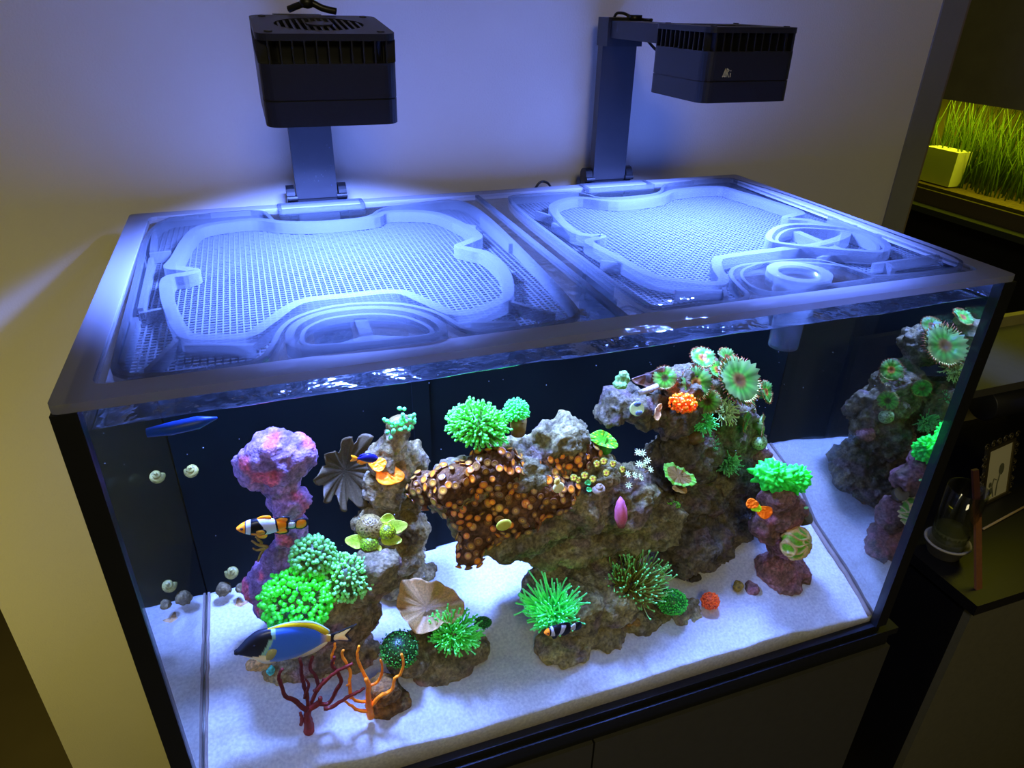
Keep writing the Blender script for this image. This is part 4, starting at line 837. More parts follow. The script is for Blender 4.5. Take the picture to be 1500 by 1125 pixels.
dk = thing('frag_disc', 'round pale green frag disc holding two small blue mushrooms', 'frag disc', (0.6047, 0.155, -0.1991))
def disc_m(q, ax, r, h, col): 
    m = MB(); d, a, b = basis(ax); m.lathe([(r * .2, -h), (r * .95, -h), (r, -h * .3), (r * .95, 0), (r * .2, .0)], (0, 0, 0), 24, col); return m, Matrix.Translation(q) @ d.to_track_quat('Z', 'Y').to_matrix().to_4x4()
m, mt = disc_m((0.6047, 0.155, -0.1991), (-.1, -.9, .42), .0098, .005, fl(170, 196, 160)); m.build('disc', M['coral'], dk, False, mtx=mt)
for q in ((0.6014, 0.151, -0.1889), (0.6045, 0.15, -0.2025)): m = MB(); m.ball(q, (.0052, .0026, .0036), 12, 8, fl(74, 92, 170)); m.build('mushroom', M['coral'], dk, True)
m, mt = disc_m((0.8904, 0.098, -0.4093), (.35, -.6, .7), .0115, .014, fl(58, 54, 46)); plug = m.build('frag_plug', M['coral'], None, False, mtx=mt); tag(plug, 'dark round frag plug with a teal fleck on the mauve rock stack', 'frag plug')
m = MB(); m.ball((0.8715, 0.089, -0.3807), (.004, .002, .0018), 8, 6, fl(120, 220, 190)); m.build('teal_fleck', M['coral'], plug, True)
# pale patches and sponge
m = MB(); m.ball((0.4703, 0.098, -0.2553), (.0075, .003, .008), 14, 9, fl(206, 216, 196)); m.ball((0.4685, 0.099, -0.2472), (.004, .003, .006), 10, 7, fl(190, 180, 110)); tag(m.build('bleached_tip', M['coral'], None, True), 'bare white tip poking from the button polyp carpet', 'coral')
m = MB(); m.ball((0.3959, 0.088, -0.2871), (.0100, .003, .0085), 14, 9, fl(176, 190, 90)); tag(m.build('pale_mushroom', M['coral'], None, True), 'pale lime mushroom disc at the lower edge of the button polyps', 'coral')
m = MB(); q0 = Vector((0.5599, 0.088, -0.3338)); q1 = Vector((0.5579, 0.095, -0.289))
m.tube([q0, q0.lerp(q1, .3), q0.lerp(q1, .6), q0.lerp(q1, .85), q1], [.0045, .0085, .0080, .005, .001], 14, [fl(120, 76, 70), fl(176, 92, 150), fl(196, 104, 186), fl(186, 104, 190), fl(150, 90, 170)]); tag(m.build('pink_sponge', M['coral'], None, True), 'pink-purple tongue-shaped sponge below the rock shelf', 'sponge')
for k, (q, r) in enumerate([((0.5114, 0.1, -0.2589), .0042), ((0.5131, 0.098, -0.2685), .0040)]):
    plate('teal_mushroom', ['upper of two tiny teal mushroom discs on the rock shelf', 'lower of two tiny teal mushroom discs on the rock shelf'][k], q, r, (-.1, -.85, .5), lambda r_, t: mixc(fl(50, 170, 130), fl(90, 230, 180), r_), .1, 4, .2, .001, .8, seed=k)
# turban snail on the shelf, snails on the back glass
def snail(q, r, col, label, ax=(0, -.6, .8)):
    m = MB(); d, a, b = basis(ax); c = Vector(q); pts = []; rr = []; cc = []
    for k in range(40):
        t = k / 39; an = t * 5.2 * math.pi; R1 = r * .55 * (1 - t) ** 1.1; pts.append(c + a * R1 * math.cos(an) + b * R1 * math.sin(an) + d * r * (1.5 * t - .3)); rr.append(r * (.52 * (1 - t) + .05)); cc.append(mixc(col, tuple(x * .6 for x in col), .5 + .5 * math.sin(k * 1.3)))
    m.tube(pts, rr, 10, cc); return tag(m.build('snail', M['shell'], None, True), label, 'snail', 'snails')
snail((0.5243, 0.092, -0.2658), .0085, fl(140, 130, 140), 'grey turban snail perched on the rock shelf below yellow polyps', (0, -.3, 1))
snail((0.04, 0.298, -0.2701), .0095, fl(134, 140, 100), 'pale olive snail climbing high on the dark back glass')
snail((0.0604, 0.292, -0.4469), .0100, fl(120, 128, 98), 'pale olive snail low on the back glass above the dark stone')
snail((1.0428, 0.298, -0.4656), .0075, fl(90, 92, 50), 'small olive snail on the back glass beyond the neon green coral')
# starfish
c = Vector((0.0625, 0.272, -0.4959)); m = MB()
for k in range(5):
    an = 2 * math.pi * k / 5 + .4; e = Vector((math.cos(an), math.sin(an) * .9, .25 * math.sin(an))); m.tube([c, c + e * .008, c + e * .016], [.006, .0042, .0012], 8, [fl(150, 130, 120), fl(134, 116, 112), fl(110, 96, 98)])
tag(m.build('starfish', M['shell'], None, True), 'small greyish pink starfish on the sand at the back glass', 'starfish')
# yellow-ringed polyps and clove polyps
YM = polyp_mesh('yellow_polyp', fl(180, 120, 90), fl(190, 186, 70), fl(100, 110, 50), fr=24)
for k, q in enumerate([(0.5237, 0.104, -0.2361), (0.533, 0.104, -0.2339), (0.5461, 0.104, -0.2409), (0.5385, 0.104, -0.253), (0.5608, 0.104, -0.2527), (0.4989, 0.104, -0.2556), (0.5079, 0.104, -0.2503), (0.5198, 0.104, -0.2583), (0.4929, 0.104, -0.2501)]):
    o = link(bpy.data.objects.new('button_polyp', YM)); o.location = q; o.scale = (.0045,) * 3; o.rotation_euler = Vector((rnd.uniform(-.3, .3), -.8, .6)).to_track_quat('Z', 'Y').to_euler()
    tag(o, 'tiny yellow-ringed button polyp on the rock shelf near the lime plate', 'polyp', 'yellow-ringed button polyps')
def star_mesh():
    m = MB()
    for k in range(8):
        an = 2 * math.pi * k / 8; e = Vector((math.cos(an), math.sin(an), .35)); m.tube([e * .1, e * .55, e * 1.0], [.16, .15, .05], 6, [fl(120, 130, 110), fl(170, 200, 190), fl(206, 226, 222)])
    m.ball((0, 0, .05), .22, 8, 6, fl(110, 120, 90)); m.tube([(0, 0, 0), (.1, 0, -1), (.1, .1, -2)], [.18, .16, .2], 6, fl(120, 100, 100))
    me = bpy.data.meshes.new('clove_polyp'); me.from_pydata(m.v, [], m.f); setcol(me, m.c); me.materials.append(M['coral_soft']); me.update(); return me
SM = star_mesh()
for k, q in enumerate([(0.5878, 0.115, -0.2391), (0.5951, 0.115, -0.2417), (0.6038, 0.115, -0.2555), (0.592, 0.115, -0.2584), (0.5996, 0.115, -0.2622), (0.6098, 0.115, -0.2711), (0.5764, 0.115, -0.2713), (0.587, 0.115, -0.2759), (0.5804, 0.115, -0.29), (0.5968, 0.115, -0.2814)]):
    o = link(bpy.data.objects.new('clove_polyp', SM)); o.location = q; o.scale = (.0052,) * 3; o.rotation_euler = Vector((rnd.uniform(-.5, .5), -.6, .8)).to_track_quat('Z', 'Y').to_euler()
    tag(o, 'tiny pale star-shaped clove polyp on the shelf below the tower', 'polyp', 'clove polyps')
# small brown branchlet under the clownfish
def branches(name, label, segs, mat, cat='coral'):
    m = MB()
    for pts, r0, r1, col in segs:
        P_ = smooth_path(pts, 4, False); n = len(P_)
        P_ = [(Vector(p) + Vector((noise.noise(Vector(p) * 400), noise.noise(Vector(p) * 400 + Vector((3, 3, 3))), noise.noise(Vector(p) * 400 + Vector((7, 7, 7))))) * .0009) for p in P_]
        m.tube(P_, [(r0 + (r1 - r0) * i / (n - 1)) * (.78 + .18 * noise.noise(Vector(p) * 700)) for i, p in enumerate(P_)], 9, [tuple(x * (1 + .5 * noise.noise(Vector(p) * 300)) for x in col) for p in P_])
    return tag(m.build(name, mat, None, True), label, cat)
cb = fl(110, 88, 46)
branches('twig_coral', 'small brown twiggy coral below the orange clownfish', [([(0.1205, 0.19, -0.3296), (0.113, 0.19, -0.3364), (0.1061, 0.19, -0.3502)], .003, .0015, cb), ([(0.1193, 0.185, -0.3251), (0.1103, 0.185, -0.3204), (0.1036, 0.185, -0.312)], .003, .0015, cb), ([(0.1152, 0.19, -0.3326), (0.1071, 0.19, -0.3325), (0.103, 0.19, -0.328)], .0025, .0012, cb), ([(0.1152, 0.185, -0.3196), (0.1116, 0.185, -0.312), (0.1091, 0.185, -0.307)], .0025, .0012, cb)], M['coral'])
rd_, r2 = fl(82, 28, 36), fl(100, 34, 40)
def GP(l, Y=.052): return l
branches('gorgonian', 'dark red branching sea whip rooted in the sand', [
 ([(0.1353, 0.052, -0.5164), (0.1373, 0.052, -0.4993), (0.1375, 0.052, -0.4842), (0.1409, 0.052, -0.4683)], .0085, .0050, r2),
 ([(0.1405, 0.05, -0.4705), (0.1523, 0.05, -0.4633), (0.1564, 0.05, -0.4552)], .0050, .0032, r2),
 ([(0.1391, 0.048, -0.4673), (0.1325, 0.048, -0.4571), (0.1278, 0.048, -0.4455), (0.1186, 0.048, -0.4345), (0.1165, 0.048, -0.4103), (0.1159, 0.048, -0.3987), (0.1215, 0.048, -0.3896)], .0042, .0022, rd_),
 ([(0.1401, 0.056, -0.478), (0.1411, 0.056, -0.4563), (0.1397, 0.056, -0.4293), (0.1402, 0.056, -0.412), (0.1414, 0.056, -0.3896)], .0036, .0024, rd_),
 ([(0.142, 0.06, -0.4789), (0.1509, 0.06, -0.4568), (0.1552, 0.06, -0.4464), (0.1542, 0.06, -0.428), (0.1498, 0.06, -0.4123), (0.1547, 0.06, -0.3958)], .0034, .0022, rd_),
 ([(0.1533, 0.045, -0.4358), (0.1622, 0.045, -0.4252), (0.1757, 0.045, -0.4143), (0.1887, 0.045, -0.409), (0.1975, 0.045, -0.4066)], .0032, .0022, r2),
 ([(0.1522, 0.055, -0.4695), (0.1644, 0.055, -0.4747), (0.1743, 0.055, -0.4567), (0.1821, 0.055, -0.4429), (0.1791, 0.055, -0.425), (0.1741, 0.055, -0.4113), (0.1785, 0.055, -0.3992)], .0036, .0024, rd_),
 ([(0.1575, 0.046, -0.4703), (0.1668, 0.046, -0.4718), (0.1854, 0.046, -0.4625), (0.1987, 0.046, -0.4582), (0.2072, 0.046, -0.4544)], .0034, .0020, r2),
 ([(0.1385, 0.05, -0.4477), (0.1452, 0.05, -0.4302), (0.1436, 0.05, -0.4178)], .0028, .0016, rd_),
 ([(0.1497, 0.062, -0.455), (0.1586, 0.062, -0.4466), (0.1627, 0.062, -0.4386)], .0026, .0016, rd_),
 ([(0.1291, 0.05, -0.493), (0.1313, 0.05, -0.4814), (0.131, 0.05, -0.4713)], .0028, .0022, r2)], M['coral'])
og, o2 = fl(196, 116, 26), fl(224, 142, 40)
branches('gorgonian', 'orange branching sea whip in front of the rusty rock lump', [
 ([(0.2103, 0.046, -0.5086), (0.21, 0.046, -0.4905), (0.21, 0.046, -0.4703), (0.2122, 0.046, -0.4528), (0.2101, 0.046, -0.4386)], .0058, .0028, og),
 ([(0.2086, 0.046, -0.4975), (0.196, 0.046, -0.4895), (0.1874, 0.046, -0.4757), (0.1819, 0.046, -0.4659)], .0030, .0016, og),
 ([(0.2103, 0.05, -0.4855), (0.1945, 0.05, -0.4763), (0.1899, 0.05, -0.4546), (0.1908, 0.05, -0.4452), (0.1875, 0.05, -0.4463)], .0026, .0014, og),
 ([(0.1903, 0.052, -0.472), (0.1911, 0.052, -0.4453), (0.1934, 0.052, -0.4283), (0.1909, 0.052, -0.4121), (0.1869, 0.052, -0.3967), (0.1893, 0.052, -0.3885)], .0028, .0018, o2),
 ([(0.2139, 0.055, -0.4606), (0.2084, 0.055, -0.4377), (0.2049, 0.055, -0.4209), (0.204, 0.055, -0.4042), (0.2074, 0.055, -0.3917)], .0026, .0018, o2),
 ([(0.2126, 0.046, -0.4891), (0.2218, 0.046, -0.4778), (0.227, 0.046, -0.475), (0.2391, 0.046, -0.47), (0.2436, 0.046, -0.452), (0.2506, 0.046, -0.4475), (0.2557, 0.046, -0.4302), (0.2542, 0.046, -0.4131)], .0032, .0018, o2),
 ([(0.2146, 0.056, -0.4646), (0.2248, 0.056, -0.4613), (0.2312, 0.056, -0.4418), (0.23, 0.056, -0.4245)], .0026, .0014, og),
 ([(0.1759, 0.066, -0.4223), (0.1758, 0.066, -0.4082), (0.18, 0.066, -0.3982), (0.1809, 0.066, -0.3894)], .0022, .0016, o2)], M['coral'])
# drifting specks
m = MB()
for k in range(90):
    m.ball((rnd.uniform(.04, .95), rnd.uniform(.05, .28), rnd.uniform(-.36, -.07)), rnd.uniform(.0003, .0007), 5, 4, (.7, .75, .8))
tag(m.build('drifting_specks', M['coral_soft'], None, True), 'tiny pale specks drifting in the aquarium water', 'particles', kind='stuff')

# ---------------------------------------------------------------- fish
def fish(name, label, nose, tail, prof, thick, colf, fins, eye, cat='fish', yawv=0.0, eyec=(.01, .01, .012)):
    """body lofted along nose -> tail base; prof = (t, top, bottom) in body lengths; fins = outlines in the same units"""
    n0, n1 = Vector(nose), Vector(tail); X = (n1 - n0); L = X.length; X.normalize(); Y = Vector((0, 1, 0)); Y = (Y - X * X.dot(Y)).normalized(); Zv = X.cross(Y)
    if Zv.z < 0: Zv = -Zv
    def W(t, z, y=0): return n0 + X * L * t + Zv * L * z + Y * L * y
    m = MB(); nt, ns = 110, 44; V = []; Cc = []; F = []
    T_ = [p[0] for p in prof]; A_ = [p[1] for p in prof]; B_ = [p[2] for p in prof]
    def cub(x, Z):
        i = max(k for k in range(len(T_)) if T_[k] <= x + 1e-9); i = min(i, len(T_) - 2)
        u = (x - T_[i]) / (T_[i + 1] - T_[i]); p0 = Z[max(i - 1, 0)]; p1 = Z[i]; p2 = Z[i + 1]; p3 = Z[min(i + 2, len(Z) - 1)]
        return .5 * (2 * p1 + (p2 - p0) * u + (2 * p0 - 5 * p1 + 4 * p2 - p3) * u * u + (3 * p1 - p0 - 3 * p2 + p3) * u ** 3)
    for i in range(nt + 1):
        t = i / nt; tp, bt = cub(t, A_), cub(t, B_); mid, h = (tp + bt) / 2, max((tp - bt) / 2, .002); w = max(thick * math.sin(math.pi * min(t ** .62 * .93 + .03, 1)) ** .8, .008)
        for k in range(ns):
            a = 2 * math.pi * k / ns; cz, sy = math.sin(a), math.cos(a)
            V.append(W(t, mid + h * cz, w * math.copysign(abs(sy) ** .9, sy))); Cc.append(colf(t, mid + h * cz, cz))
    for i in range(nt):
        for k in range(ns): F.append((i * ns + k, i * ns + (k + 1) % ns, (i + 1) * ns + (k + 1) % ns, (i + 1) * ns + k))
    F += [tuple(range(ns - 1, -1, -1)), tuple(range(nt * ns, (nt + 1) * ns))]
    m.add(V, F, Cc)
    for out, th, yo, col in fins:
        P_ = smooth_path([Vector((a, b)) for a, b in out], 4, True); n = len(P_); cx = sum(p[0] for p in P_) / n; cz = sum(p[1] for p in P_) / n
        v = [W(p[0], p[1], yo - th) for p in P_] + [W(p[0], p[1], yo + th) for p in P_] + [W(cx, cz, yo - th * 1.4), W(cx, cz, yo + th * 1.4)]
        f = []
        for i in range(n):
            j = (i + 1) % n; f += [(i, j, n + j, n + i), (j, i, 2 * n), (n + i, n + j, 2 * n + 1)]
        m.add(v, f, col)
    o = m.build(name, M['fish'], None, True); tag(o, label, cat)
    for s in (-1, 1):
        e = MB(); y = thick * eye[3] * s; e.ball(W(eye[0], eye[1], y), L * eye[2], 12, 8, eyec); e.build('eye', M['coral'], o, True)
    return o
WH = (1.3, 1.27, 1.2); BK = (.012, .012, .016); OR = fl(240, 160, 40)
blue, dblue, lblue = (.14, .44, 1.35), (.08, .30, 1.15), fl(110, 160, 236)
def tangc(t, z, cz):
    c = mixc(blue, dblue, min(max(cz * .5 + .4, 0), 1))
    if cz < -.55: c = mixc(c, fl(170, 188, 240), min((-.55 - cz) * 1.6, 1) * .5)
    edge = .275 + .05 * math.sin(cz * 2.2) + (.03 if cz > .6 else 0)
    if t < edge and cz > -.62 + max(0, t - .10) * 1.2: return fl(26, 32, 62)
    if t < .34 and cz <= -.40 and t > .07: return fl(226, 232, 246)
    if edge <= t < edge + .045 and cz > -.5: return fl(124, 186, 236)
    if t < .05: return BK
    if t > .86: c = mixc(c, fl(176, 160, 96), min((t - .86) * 12, 1))
    if t > .975: c = BK
    return c
fish('blue_tang', 'powder blue tang with dark face and yellow back fin', (0.0754, 0.07, -0.3682), (0.1795, 0.07, -0.3841),
     [(0, .004, -.022), (.04, .05, -.045), (.10, .135, -.085), (.20, .228, -.150), (.32, .258, -.205), (.48, .262, -.225), (.64, .235, -.195), (.80, .165, -.120), (.92, .062, -.048), (1.0, .045, -.048)], .085, tangc,
     [([(.28, .22), (.36, .275), (.55, .305), (.78, .262), (.93, .145), (.95, .075), (.88, .07), (.74, .18), (.5, .24)], .006, 0, fl(226, 220, 40)),
      ([(.34, .268), (.45, .302), (.60, .316), (.78, .278), (.95, .135), (.965, .08), (.945, .08), (.925, .14), (.77, .256), (.55, .294)], .004, 0, fl(150, 186, 236)),
      ([(.46, -.20), (.60, -.235), (.80, -.195), (.93, -.09), (.94, -.055), (.85, -.07), (.70, -.16)], .006, 0, fl(186, 206, 250)),
      ([(.20, -.17), (.28, -.255), (.40, -.275), (.40, -.23), (.32, -.20)], .006, .02, fl(180, 196, 240)),
      ([(.98, .048), (1.08, .085), (1.235, .150), (1.25, .142), (1.165, .035), (1.16, .01), (1.21, -.075), (1.20, -.092), (1.08, -.06), (.98, -.05)], .006, 0, BK),
      ([(1.02, .035), (1.08, .062), (1.19, .110), (1.135, .03), (1.135, .005), (1.175, -.065), (1.08, -.040), (1.02, -.035)], .0085, 0, fl(240, 246, 255)),
      ([(.31, .01), (.35, .05), (.41, .02), (.37, -.09), (.31, -.10), (.30, -.05)], .004, -.090, fl(150, 158, 130)),
      ([(-.012, -.005), (.03, .02), (.05, -.02), (.02, -.042), (-.01, -.03)], .02, 0, BK)], (.185, .105, .020, .78))
def clownc(t, z, cz):
    if t < .16: return mixc(fl(200, 116, 14), OR, .6)
    if .16 <= t < .18 or .27 <= t < .285: return BK
    if t < .27: return WH
    if t < .52 - .10 * (cz > .2) * (cz - .2) - .04 * cz: return BK if cz > -.52 else fl(206, 124, 16)
    if t < .76 - .03 * cz: return WH
    if t < .80 - .03 * cz: return BK
    if t < .96: return fl(214, 132, 16)
    return BK
CL = [(0, .012, -.018), (.06, .065, -.065), (.16, .135, -.125), (.30, .195, -.175), (.48, .215, -.200), (.65, .190, -.180), (.80, .140, -.140), (.92, .085, -.085), (1.0, .065, -.065)]
def clown_fins(orange, edge, white_tail=True):
    return [([(.36, .17), (.46, .26), (.62, .265), (.66, .19), (.5, .15)], .010, 0, orange),
      ([(.72, .15), (.80, .215), (.98, .215), (1.03, .15), (.98, .08), (.85, .08)], .008, 0, edge), ([(.74, .14), (.82, .19), (.95, .185), (.985, .15), (.95, .09), (.85, .08)], .012, 0, orange),
      ([(.72, -.14), (.80, -.215), (.98, -.215), (1.03, -.15), (.98, -.08), (.85, -.08)], .008, 0, edge), ([(.74, -.14), (.82, -.19), (.95, -.185), (.985, -.15), (.95, -.09), (.85, -.08)], .012, 0, orange),
      ([(.97, .075), (1.04, .10), (1.16, .09), (1.17, 0), (1.15, -.09), (1.03, -.10), (.97, -.075)], .010, 0, edge), ([(1.0, .05), (1.06, .075), (1.13, .065), (1.14, 0), (1.12, -.065), (1.05, -.075), (1.0, -.05)], .016, 0, WH),
      ([(1.13, .085), (1.25, .150), (1.37, .13), (1.41, .04), (1.38, -.06), (1.28, -.125), (1.14, -.085)], .007, 0, edge), ([(1.17, .075), (1.25, .12), (1.33, .105), (1.36, .03), (1.34, -.05), (1.27, -.095), (1.17, -.07)], .010, 0, orange),
      ([(.38, -.17), (.44, -.29), (.56, -.31), (.60, -.24), (.52, -.17)], .010, .02, orange), ([(.36, -.02), (.42, .015), (.53, .01), (.58, -.06), (.52, -.12), (.42, -.12)], .006, -.115, edge), ([(.37, -.03), (.42, .0), (.51, -.005), (.545, -.06), (.51, -.105), (.42, -.11)], .008, -.118, fl(168, 124, 30))]
fish('clownfish', 'orange and black clownfish with white bands before the purple pillar', (0.0962, 0.13, -0.2466), (0.1504, 0.13, -0.256), CL, .115, clownc, clown_fins(fl(220, 140, 20), BK), (.10, .035, .030, .72))
def bclown(t, z, cz):
    if t < .15: return fl(236, 140, 30)
    if .20 < t < .33 - .06 * cz: return WH
    if .52 + .05 * cz < t < .68 + .07 * cz: return WH
    if t > .93: return WH
    return BK
fish('clownfish', 'small black clownfish with white bands nestled in the teal anemone', (0.4335, 0.035, -0.4296), (0.4724, 0.035, -0.4335), [(p[0], p[1] * 1.1, p[2] * 1.1) for p in CL], .12, bclown,
     [([(.36, .17), (.46, .27), (.78, .28), (.92, .16), (.85, .08)], .010, 0, BK), ([(.6, -.16), (.72, -.30), (.90, -.24), (.95, -.10)], .010, 0, BK), ([(.98, .09), (1.06, .14), (1.12, .12), (1.12, -.12), (1.05, -.13), (.98, -.08)], .012, 0, WH), ([(1.08, .14), (1.2, .2), (1.32, .12), (1.34, -.05), (1.25, -.16), (1.08, -.14)], .010, 0, BK), ([(.3, -.2), (.38, -.38), (.5, -.36), (.5, -.2)], .010, .02, BK)], (.10, .03, .03, .7))
fish('damselfish', 'deep blue damselfish with orange belly and tail', (0.2676, 0.205, -0.2384), (0.2415, 0.205, -0.2338), [(0, .01, -.03), (.1, .14, -.16), (.3, .24, -.26), (.55, .25, -.24), (.8, .14, -.13), (1, .05, -.05)], .13, lambda t, z, cz: fl(20, 24, 140) if cz > -.62 or t < .3 else fl(214, 130, 20),
     [([(.25, .2), (.5, .30), (.85, .22), (.9, .1), (.6, .15)], .01, 0, fl(24, 28, 150)), ([(.5, -.2), (.75, -.34), (.98, -.22), (.9, -.08)], .012, 0, fl(214, 132, 20)), ([(.97, .05), (1.12, .16), (1.3, .2), (1.24, .02), (1.3, -.14), (1.1, -.12), (.97, -.05)], .012, 0, fl(214, 140, 30))], (.12, .05, .035, .8))
# blue guard at the water line
tag(MB().tube([(0.0492, 0.06, -0.0691), (0.0687, 0.06, -0.0686), (0.0918, 0.06, -0.0666), (0.1083, 0.06, -0.0646)], [.004, .006, .006, .001], 10).build('blue_float', plain('blue_plastic', (.02, .10, .55), .4), None, True), 'blue plastic float strip just under the water line', 'float')
# ---------------------------------------------------------------- side cabinet and what stands on it
M['jar'] = clear('jar_glass', (.80, .82, .74), .04, .8, 1.45)
M['cream'] = plain('cream_ceramic', (.62, .58, .46), .45)
M['fill'] = plain('green_powder', (.20, .20, .07), .9, .2, 200)
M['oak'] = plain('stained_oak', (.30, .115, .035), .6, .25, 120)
M['oak_shaded'] = plain('shaded_oak', (.11, .035, .020), .6, .25, 120)  # same oak darkened: shade painted on the slat's upper half
M['bamboo'] = plain('pale_bamboo', (.75, .55, .24), .5)
M['paper'] = plain('cream_paper', (.86, .82, .58), .8)
M['ink'] = plain('grey_ink', (.16, .17, .10), .8)
M['bronze'] = plain('dark_bronze', (.18, .15, .07), .35, .2, 100, metal=.7)
ZC = -.603
sc = thing('side_cabinet', 'black low cabinet with an open shelf beside the aquarium', 'cabinet', (1.5, .2, -1.27))
MB().box(1.206, 1.85, -.002, .47, -.625, ZC).build('top_board', M['black_plastic'], sc)
MB().box(1.212, 1.84, .004, .018, -1.26, -.625).build('front_panel', plain('lit_black_laminate', (.17, .16, .10), .7, .15, 80), sc)  # black laminate painted lighter olive for the warm room light on the front
MB().box(1.212, 1.84, .018, .465, -1.27, -.625).build('body', M['black_plastic'], sc)
MB().box(1.30, 1.85, .455, .47, ZC, -.33).build('back_board', plain('ochre_board', (.34, .30, .13), .7, .2, 20), sc)
sh = MB().box(1.38, 1.85, .25, .455, -.372, -.355).build('shelf', M['cabinet'], sc)
ax0 = (1.4586, 0.27, -0.4269)
MB().tube([(ax0[0], .275, -.412), (ax0[0] + .002, .275, -.412), (1.84, .275, -.412)], [.030, .032, .032], 28).build('roller_tube', M['black_alu'], sc, True)
# jar in a cream saucer
J = (1.262, .118, ZC)
jar = thing('glass_jar', 'open glass jar half full of green powder on the side cabinet', 'jar', (J[0], J[1], J[2] + .010))
MB().lathe([(.026, .012), (.030, .030), (.033, .145), (.0315, .145), (.0285, .031), (.0245, .014)], J, 32, close=True).build('glass', M['jar'], jar, True)
MB().lathe([(.001, .013), (.026, .0135), (.0295, .055), (.001, .060)], J, 24).build('powder', M['fill'], jar, True)
tag(MB().lathe([(.020, 0), (.027, .001), (.036, .026), (.0385, .0265), (.0385, .0295), (.0345, .0295), (.025, .006), (.001, .006), (.001, .0)], J, 32).build('saucer', M['cream'], None, True), 'cream ceramic saucer bowl under the glass jar', 'bowl')
# wooden slat standing near the cabinet edge
sl = (1.2436, 0.0287, -0.603)
ws = thing('wooden_slat', 'wooden slat, upper half painted in shade, leaning back toward the picture frame', 'slat', (sl[0], sl[1], ZC))
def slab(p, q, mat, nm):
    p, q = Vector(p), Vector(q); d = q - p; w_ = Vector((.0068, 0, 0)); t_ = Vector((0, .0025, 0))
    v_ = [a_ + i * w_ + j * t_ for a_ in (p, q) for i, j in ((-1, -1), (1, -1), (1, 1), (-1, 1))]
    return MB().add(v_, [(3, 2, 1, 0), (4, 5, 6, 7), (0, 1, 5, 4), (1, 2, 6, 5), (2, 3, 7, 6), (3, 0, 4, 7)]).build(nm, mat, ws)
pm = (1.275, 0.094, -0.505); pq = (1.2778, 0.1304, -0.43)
slab((sl[0], sl[1], ZC), pm, M['oak'], 'lower_half'); slab(pm, pq, M['oak_shaded'], 'upper_half')
a, b = (1.387, 0.1407, -0.6), (1.5564, 0.1704, -0.6)
tag(MB().tube([a, b], .0022, 8).build('bamboo_stick', M['bamboo'], None, True), 'thin pale bamboo stick lying on the side cabinet', 'stick')
# ornate picture frame leaning back
pf = thing('picture_frame', 'ornate scrollwork picture frame with a pale flower print', 'picture frame', (1.4695, 0.1824, -0.603))
o0 = Vector((1.4524, 0.197, -0.596)); u = (Vector((1.5328, 0.2104, -0.596)) - o0); Wd = u.length; u.normalize(); v = Vector((-u.y * .22, u.x * .22, 1)).normalized(); n = u.cross(v).normalized(); Ht = .112
if n.y > 0: n = -n
mt = Matrix(((u.x, v.x, -n.x, o0.x), (u.y, v.y, -n.y, o0.y), (u.z, v.z, -n.z, o0.z), (0, 0, 0, 1)))
MB().box(-.003, Wd + .003, -.003, Ht + .003, .001, .004).build('print', M['paper'], pf, mtx=mt)
m = MB()
m.tube([(Wd * .50, .004, 0), (Wd * .52, .03, 0), (Wd * .60, .052, 0)], .0010, 6); m.ball((Wd * .64, .060, 0), (.009, .013, .0006), 10, 6); m.tube([(Wd * .40, .004, 0), (Wd * .30, .03, 0), (Wd * .36, .045, 0), (Wd * .46, .04, 0)], .0009, 6); m.ball((Wd * .26, .018, 0), (.007, .009, .0006), 8, 6); m.ball((Wd * .22, .034, 0), (.005, .006, .0006), 8, 6)
m.build('flower_print', M['ink'], pf, mtx=mt)
m = MB(); e = .006
for (x0, x1, y0, y1) in ((-e, Wd + e, -e, 0), (-e, Wd + e, Ht, Ht + e), (-e, 0, 0, Ht), (Wd, Wd + e, 0, Ht)): m.box(x0, x1, y0, y1, -.002, .006)
m.build('moulding', M['bronze'], pf, mtx=mt)
m = MB()
def curl(cx, cy_, s, fx, fy): m.tube([(cx + fx * s * (1 - k / 16) * math.cos(k * .62), cy_ + fy * s * (1 - k / 16) * math.sin(k * .62), 0) for k in range(15)], s * .17, 6)
for k in range(4):
    x = Wd * (k + .5) / 4
    for yy, f in ((Ht + .013, 1), (-.013, -1)): curl(x, yy, .0085, (-1) ** k, f)
for k in range(6):
    yy = Ht * (k + .5) / 6
    for xx, f in ((-.013, -1), (Wd + .013, 1)): curl(xx, yy, .0085, f, (-1) ** k)
for xx in (-.012, Wd + .012):
    for yy in (-.012, Ht + .012): curl(xx, yy, .008, 1, 1)
stuffpart(m.build('scrollwork', M['bronze'], pf, True, mtx=mt))
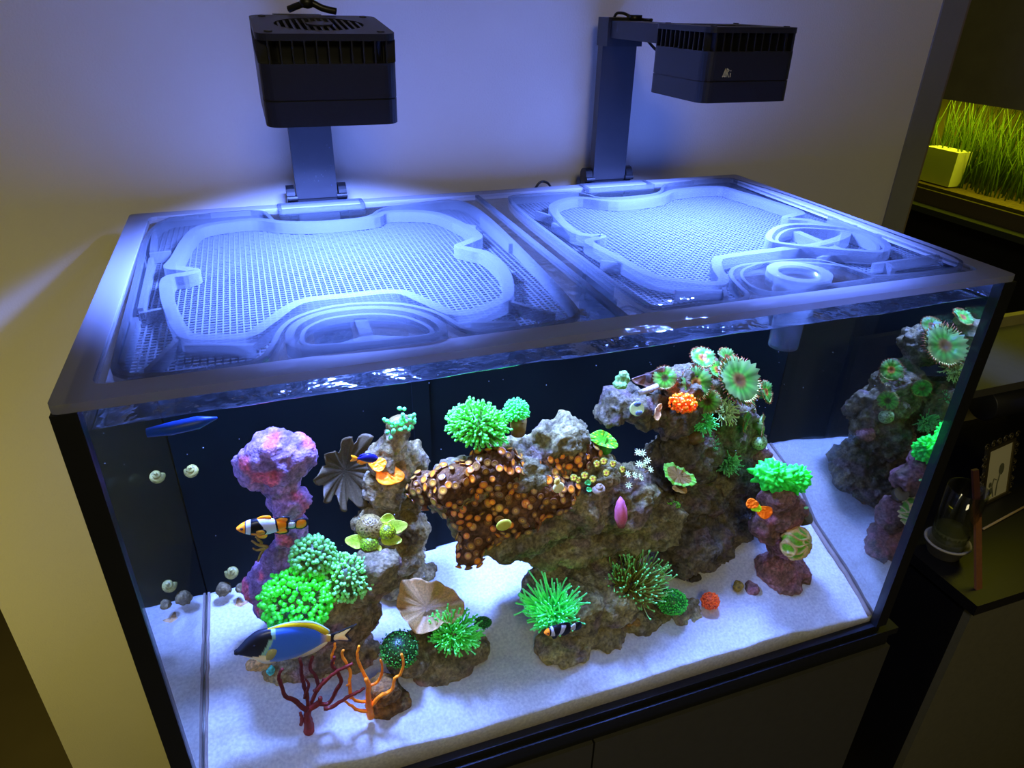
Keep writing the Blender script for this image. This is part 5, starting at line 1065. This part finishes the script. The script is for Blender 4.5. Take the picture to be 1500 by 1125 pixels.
# ---------------------------------------------------------------- planted tank beyond the wall end
pt = thing('planted_aquarium', 'yellow-lit planted aquarium on a dark stand beyond the wall end', 'aquarium', (2.1, .85, -1.27))
MB().box(1.90, 2.30, .30, 1.6, -1.27, -.215).build('stand', M['black_plastic'], pt)
MB().box(1.86, 2.30, .30, 1.6, -.215, -.20).build('ledge', plain('dark_green_ledge', (.05, .06, .035), .4), pt)
MB().box(1.895, 1.905, .30, 1.6, -.20, -.163).build('lower_rim', plain('brown_rim', (.11, .085, .04), .5), pt)
MB().box(1.88, 2.28, .30, 1.6, .066, .75).build('hood', plain('dark_olive_hood', (.26, .25, .12), .7, .2, 20), pt)
MB().box(1.897, 1.901, .30, 1.6, -.163, .066).build('front_pane', clear('planted_tank_glass', (.80, .9, .45), .0, .3, 1.45), pt)
MB().box(2.20, 2.21, .30, 1.6, -.20, .066).build('back_panel', plain('pale_backdrop', (.75, .68, .28), .8, .3, 8), pt)
MB().box(1.91, 2.20, .30, 1.6, -.195, -.155).build('gravel', plain('brown_gravel', (.20, .14, .06), .9, .5, 120), pt)
g0, g1 = (1.93, 0.9783, -0.1515), (1.93, 0.8741, -0.0585)
MB().box(1.93, 1.98, min(g0[1], g1[1]), max(g0[1], g1[1]), g0[2], g1[2] - .004).build('filter_box', plain('white_filter', (.9, .9, .7), .6), pt)
m = MB(); R_ = random.Random(3)
for k in range(420):
    y = R_.choice((R_.uniform(.70, 1.0), R_.uniform(.4, 1.1))); x = R_.uniform(1.96, 2.17); h = R_.uniform(.10, .24) if y > .70 else R_.uniform(.04, .20); z0 = -.16
    dy, dx = R_.uniform(-.06, .06), R_.uniform(-.05, .05)
    m.tube([(x, y, z0), (x + dx * .4, y + dy * .4, z0 + h * .6), (x + dx, y + dy, min(z0 + h, .062))], [.002, .0018, .0004], 4)
stuffpart(m.build('water_plants', plain('green_plants', (.13, .24, .02), .6, .4, 60), pt, True))
m = MB(); m.tube([(2.0, .45, -.14), (2.02, .6, -.12), (2.06, .76, -.14)], [.03, .028, .015], 12); m.build('driftwood', plain('pale_driftwood', (.34, .36, .22), .8, .4, 60), pt, True)
L = area('planted_tank_light', (1.96, .72, .058), (0, math.radians(0), 0), .10, 1.8, (1.0, .78, .10), sy=.9); L.parent = pt; L.location = Vector((1.96, .72, .058)) - Vector(pt.location)
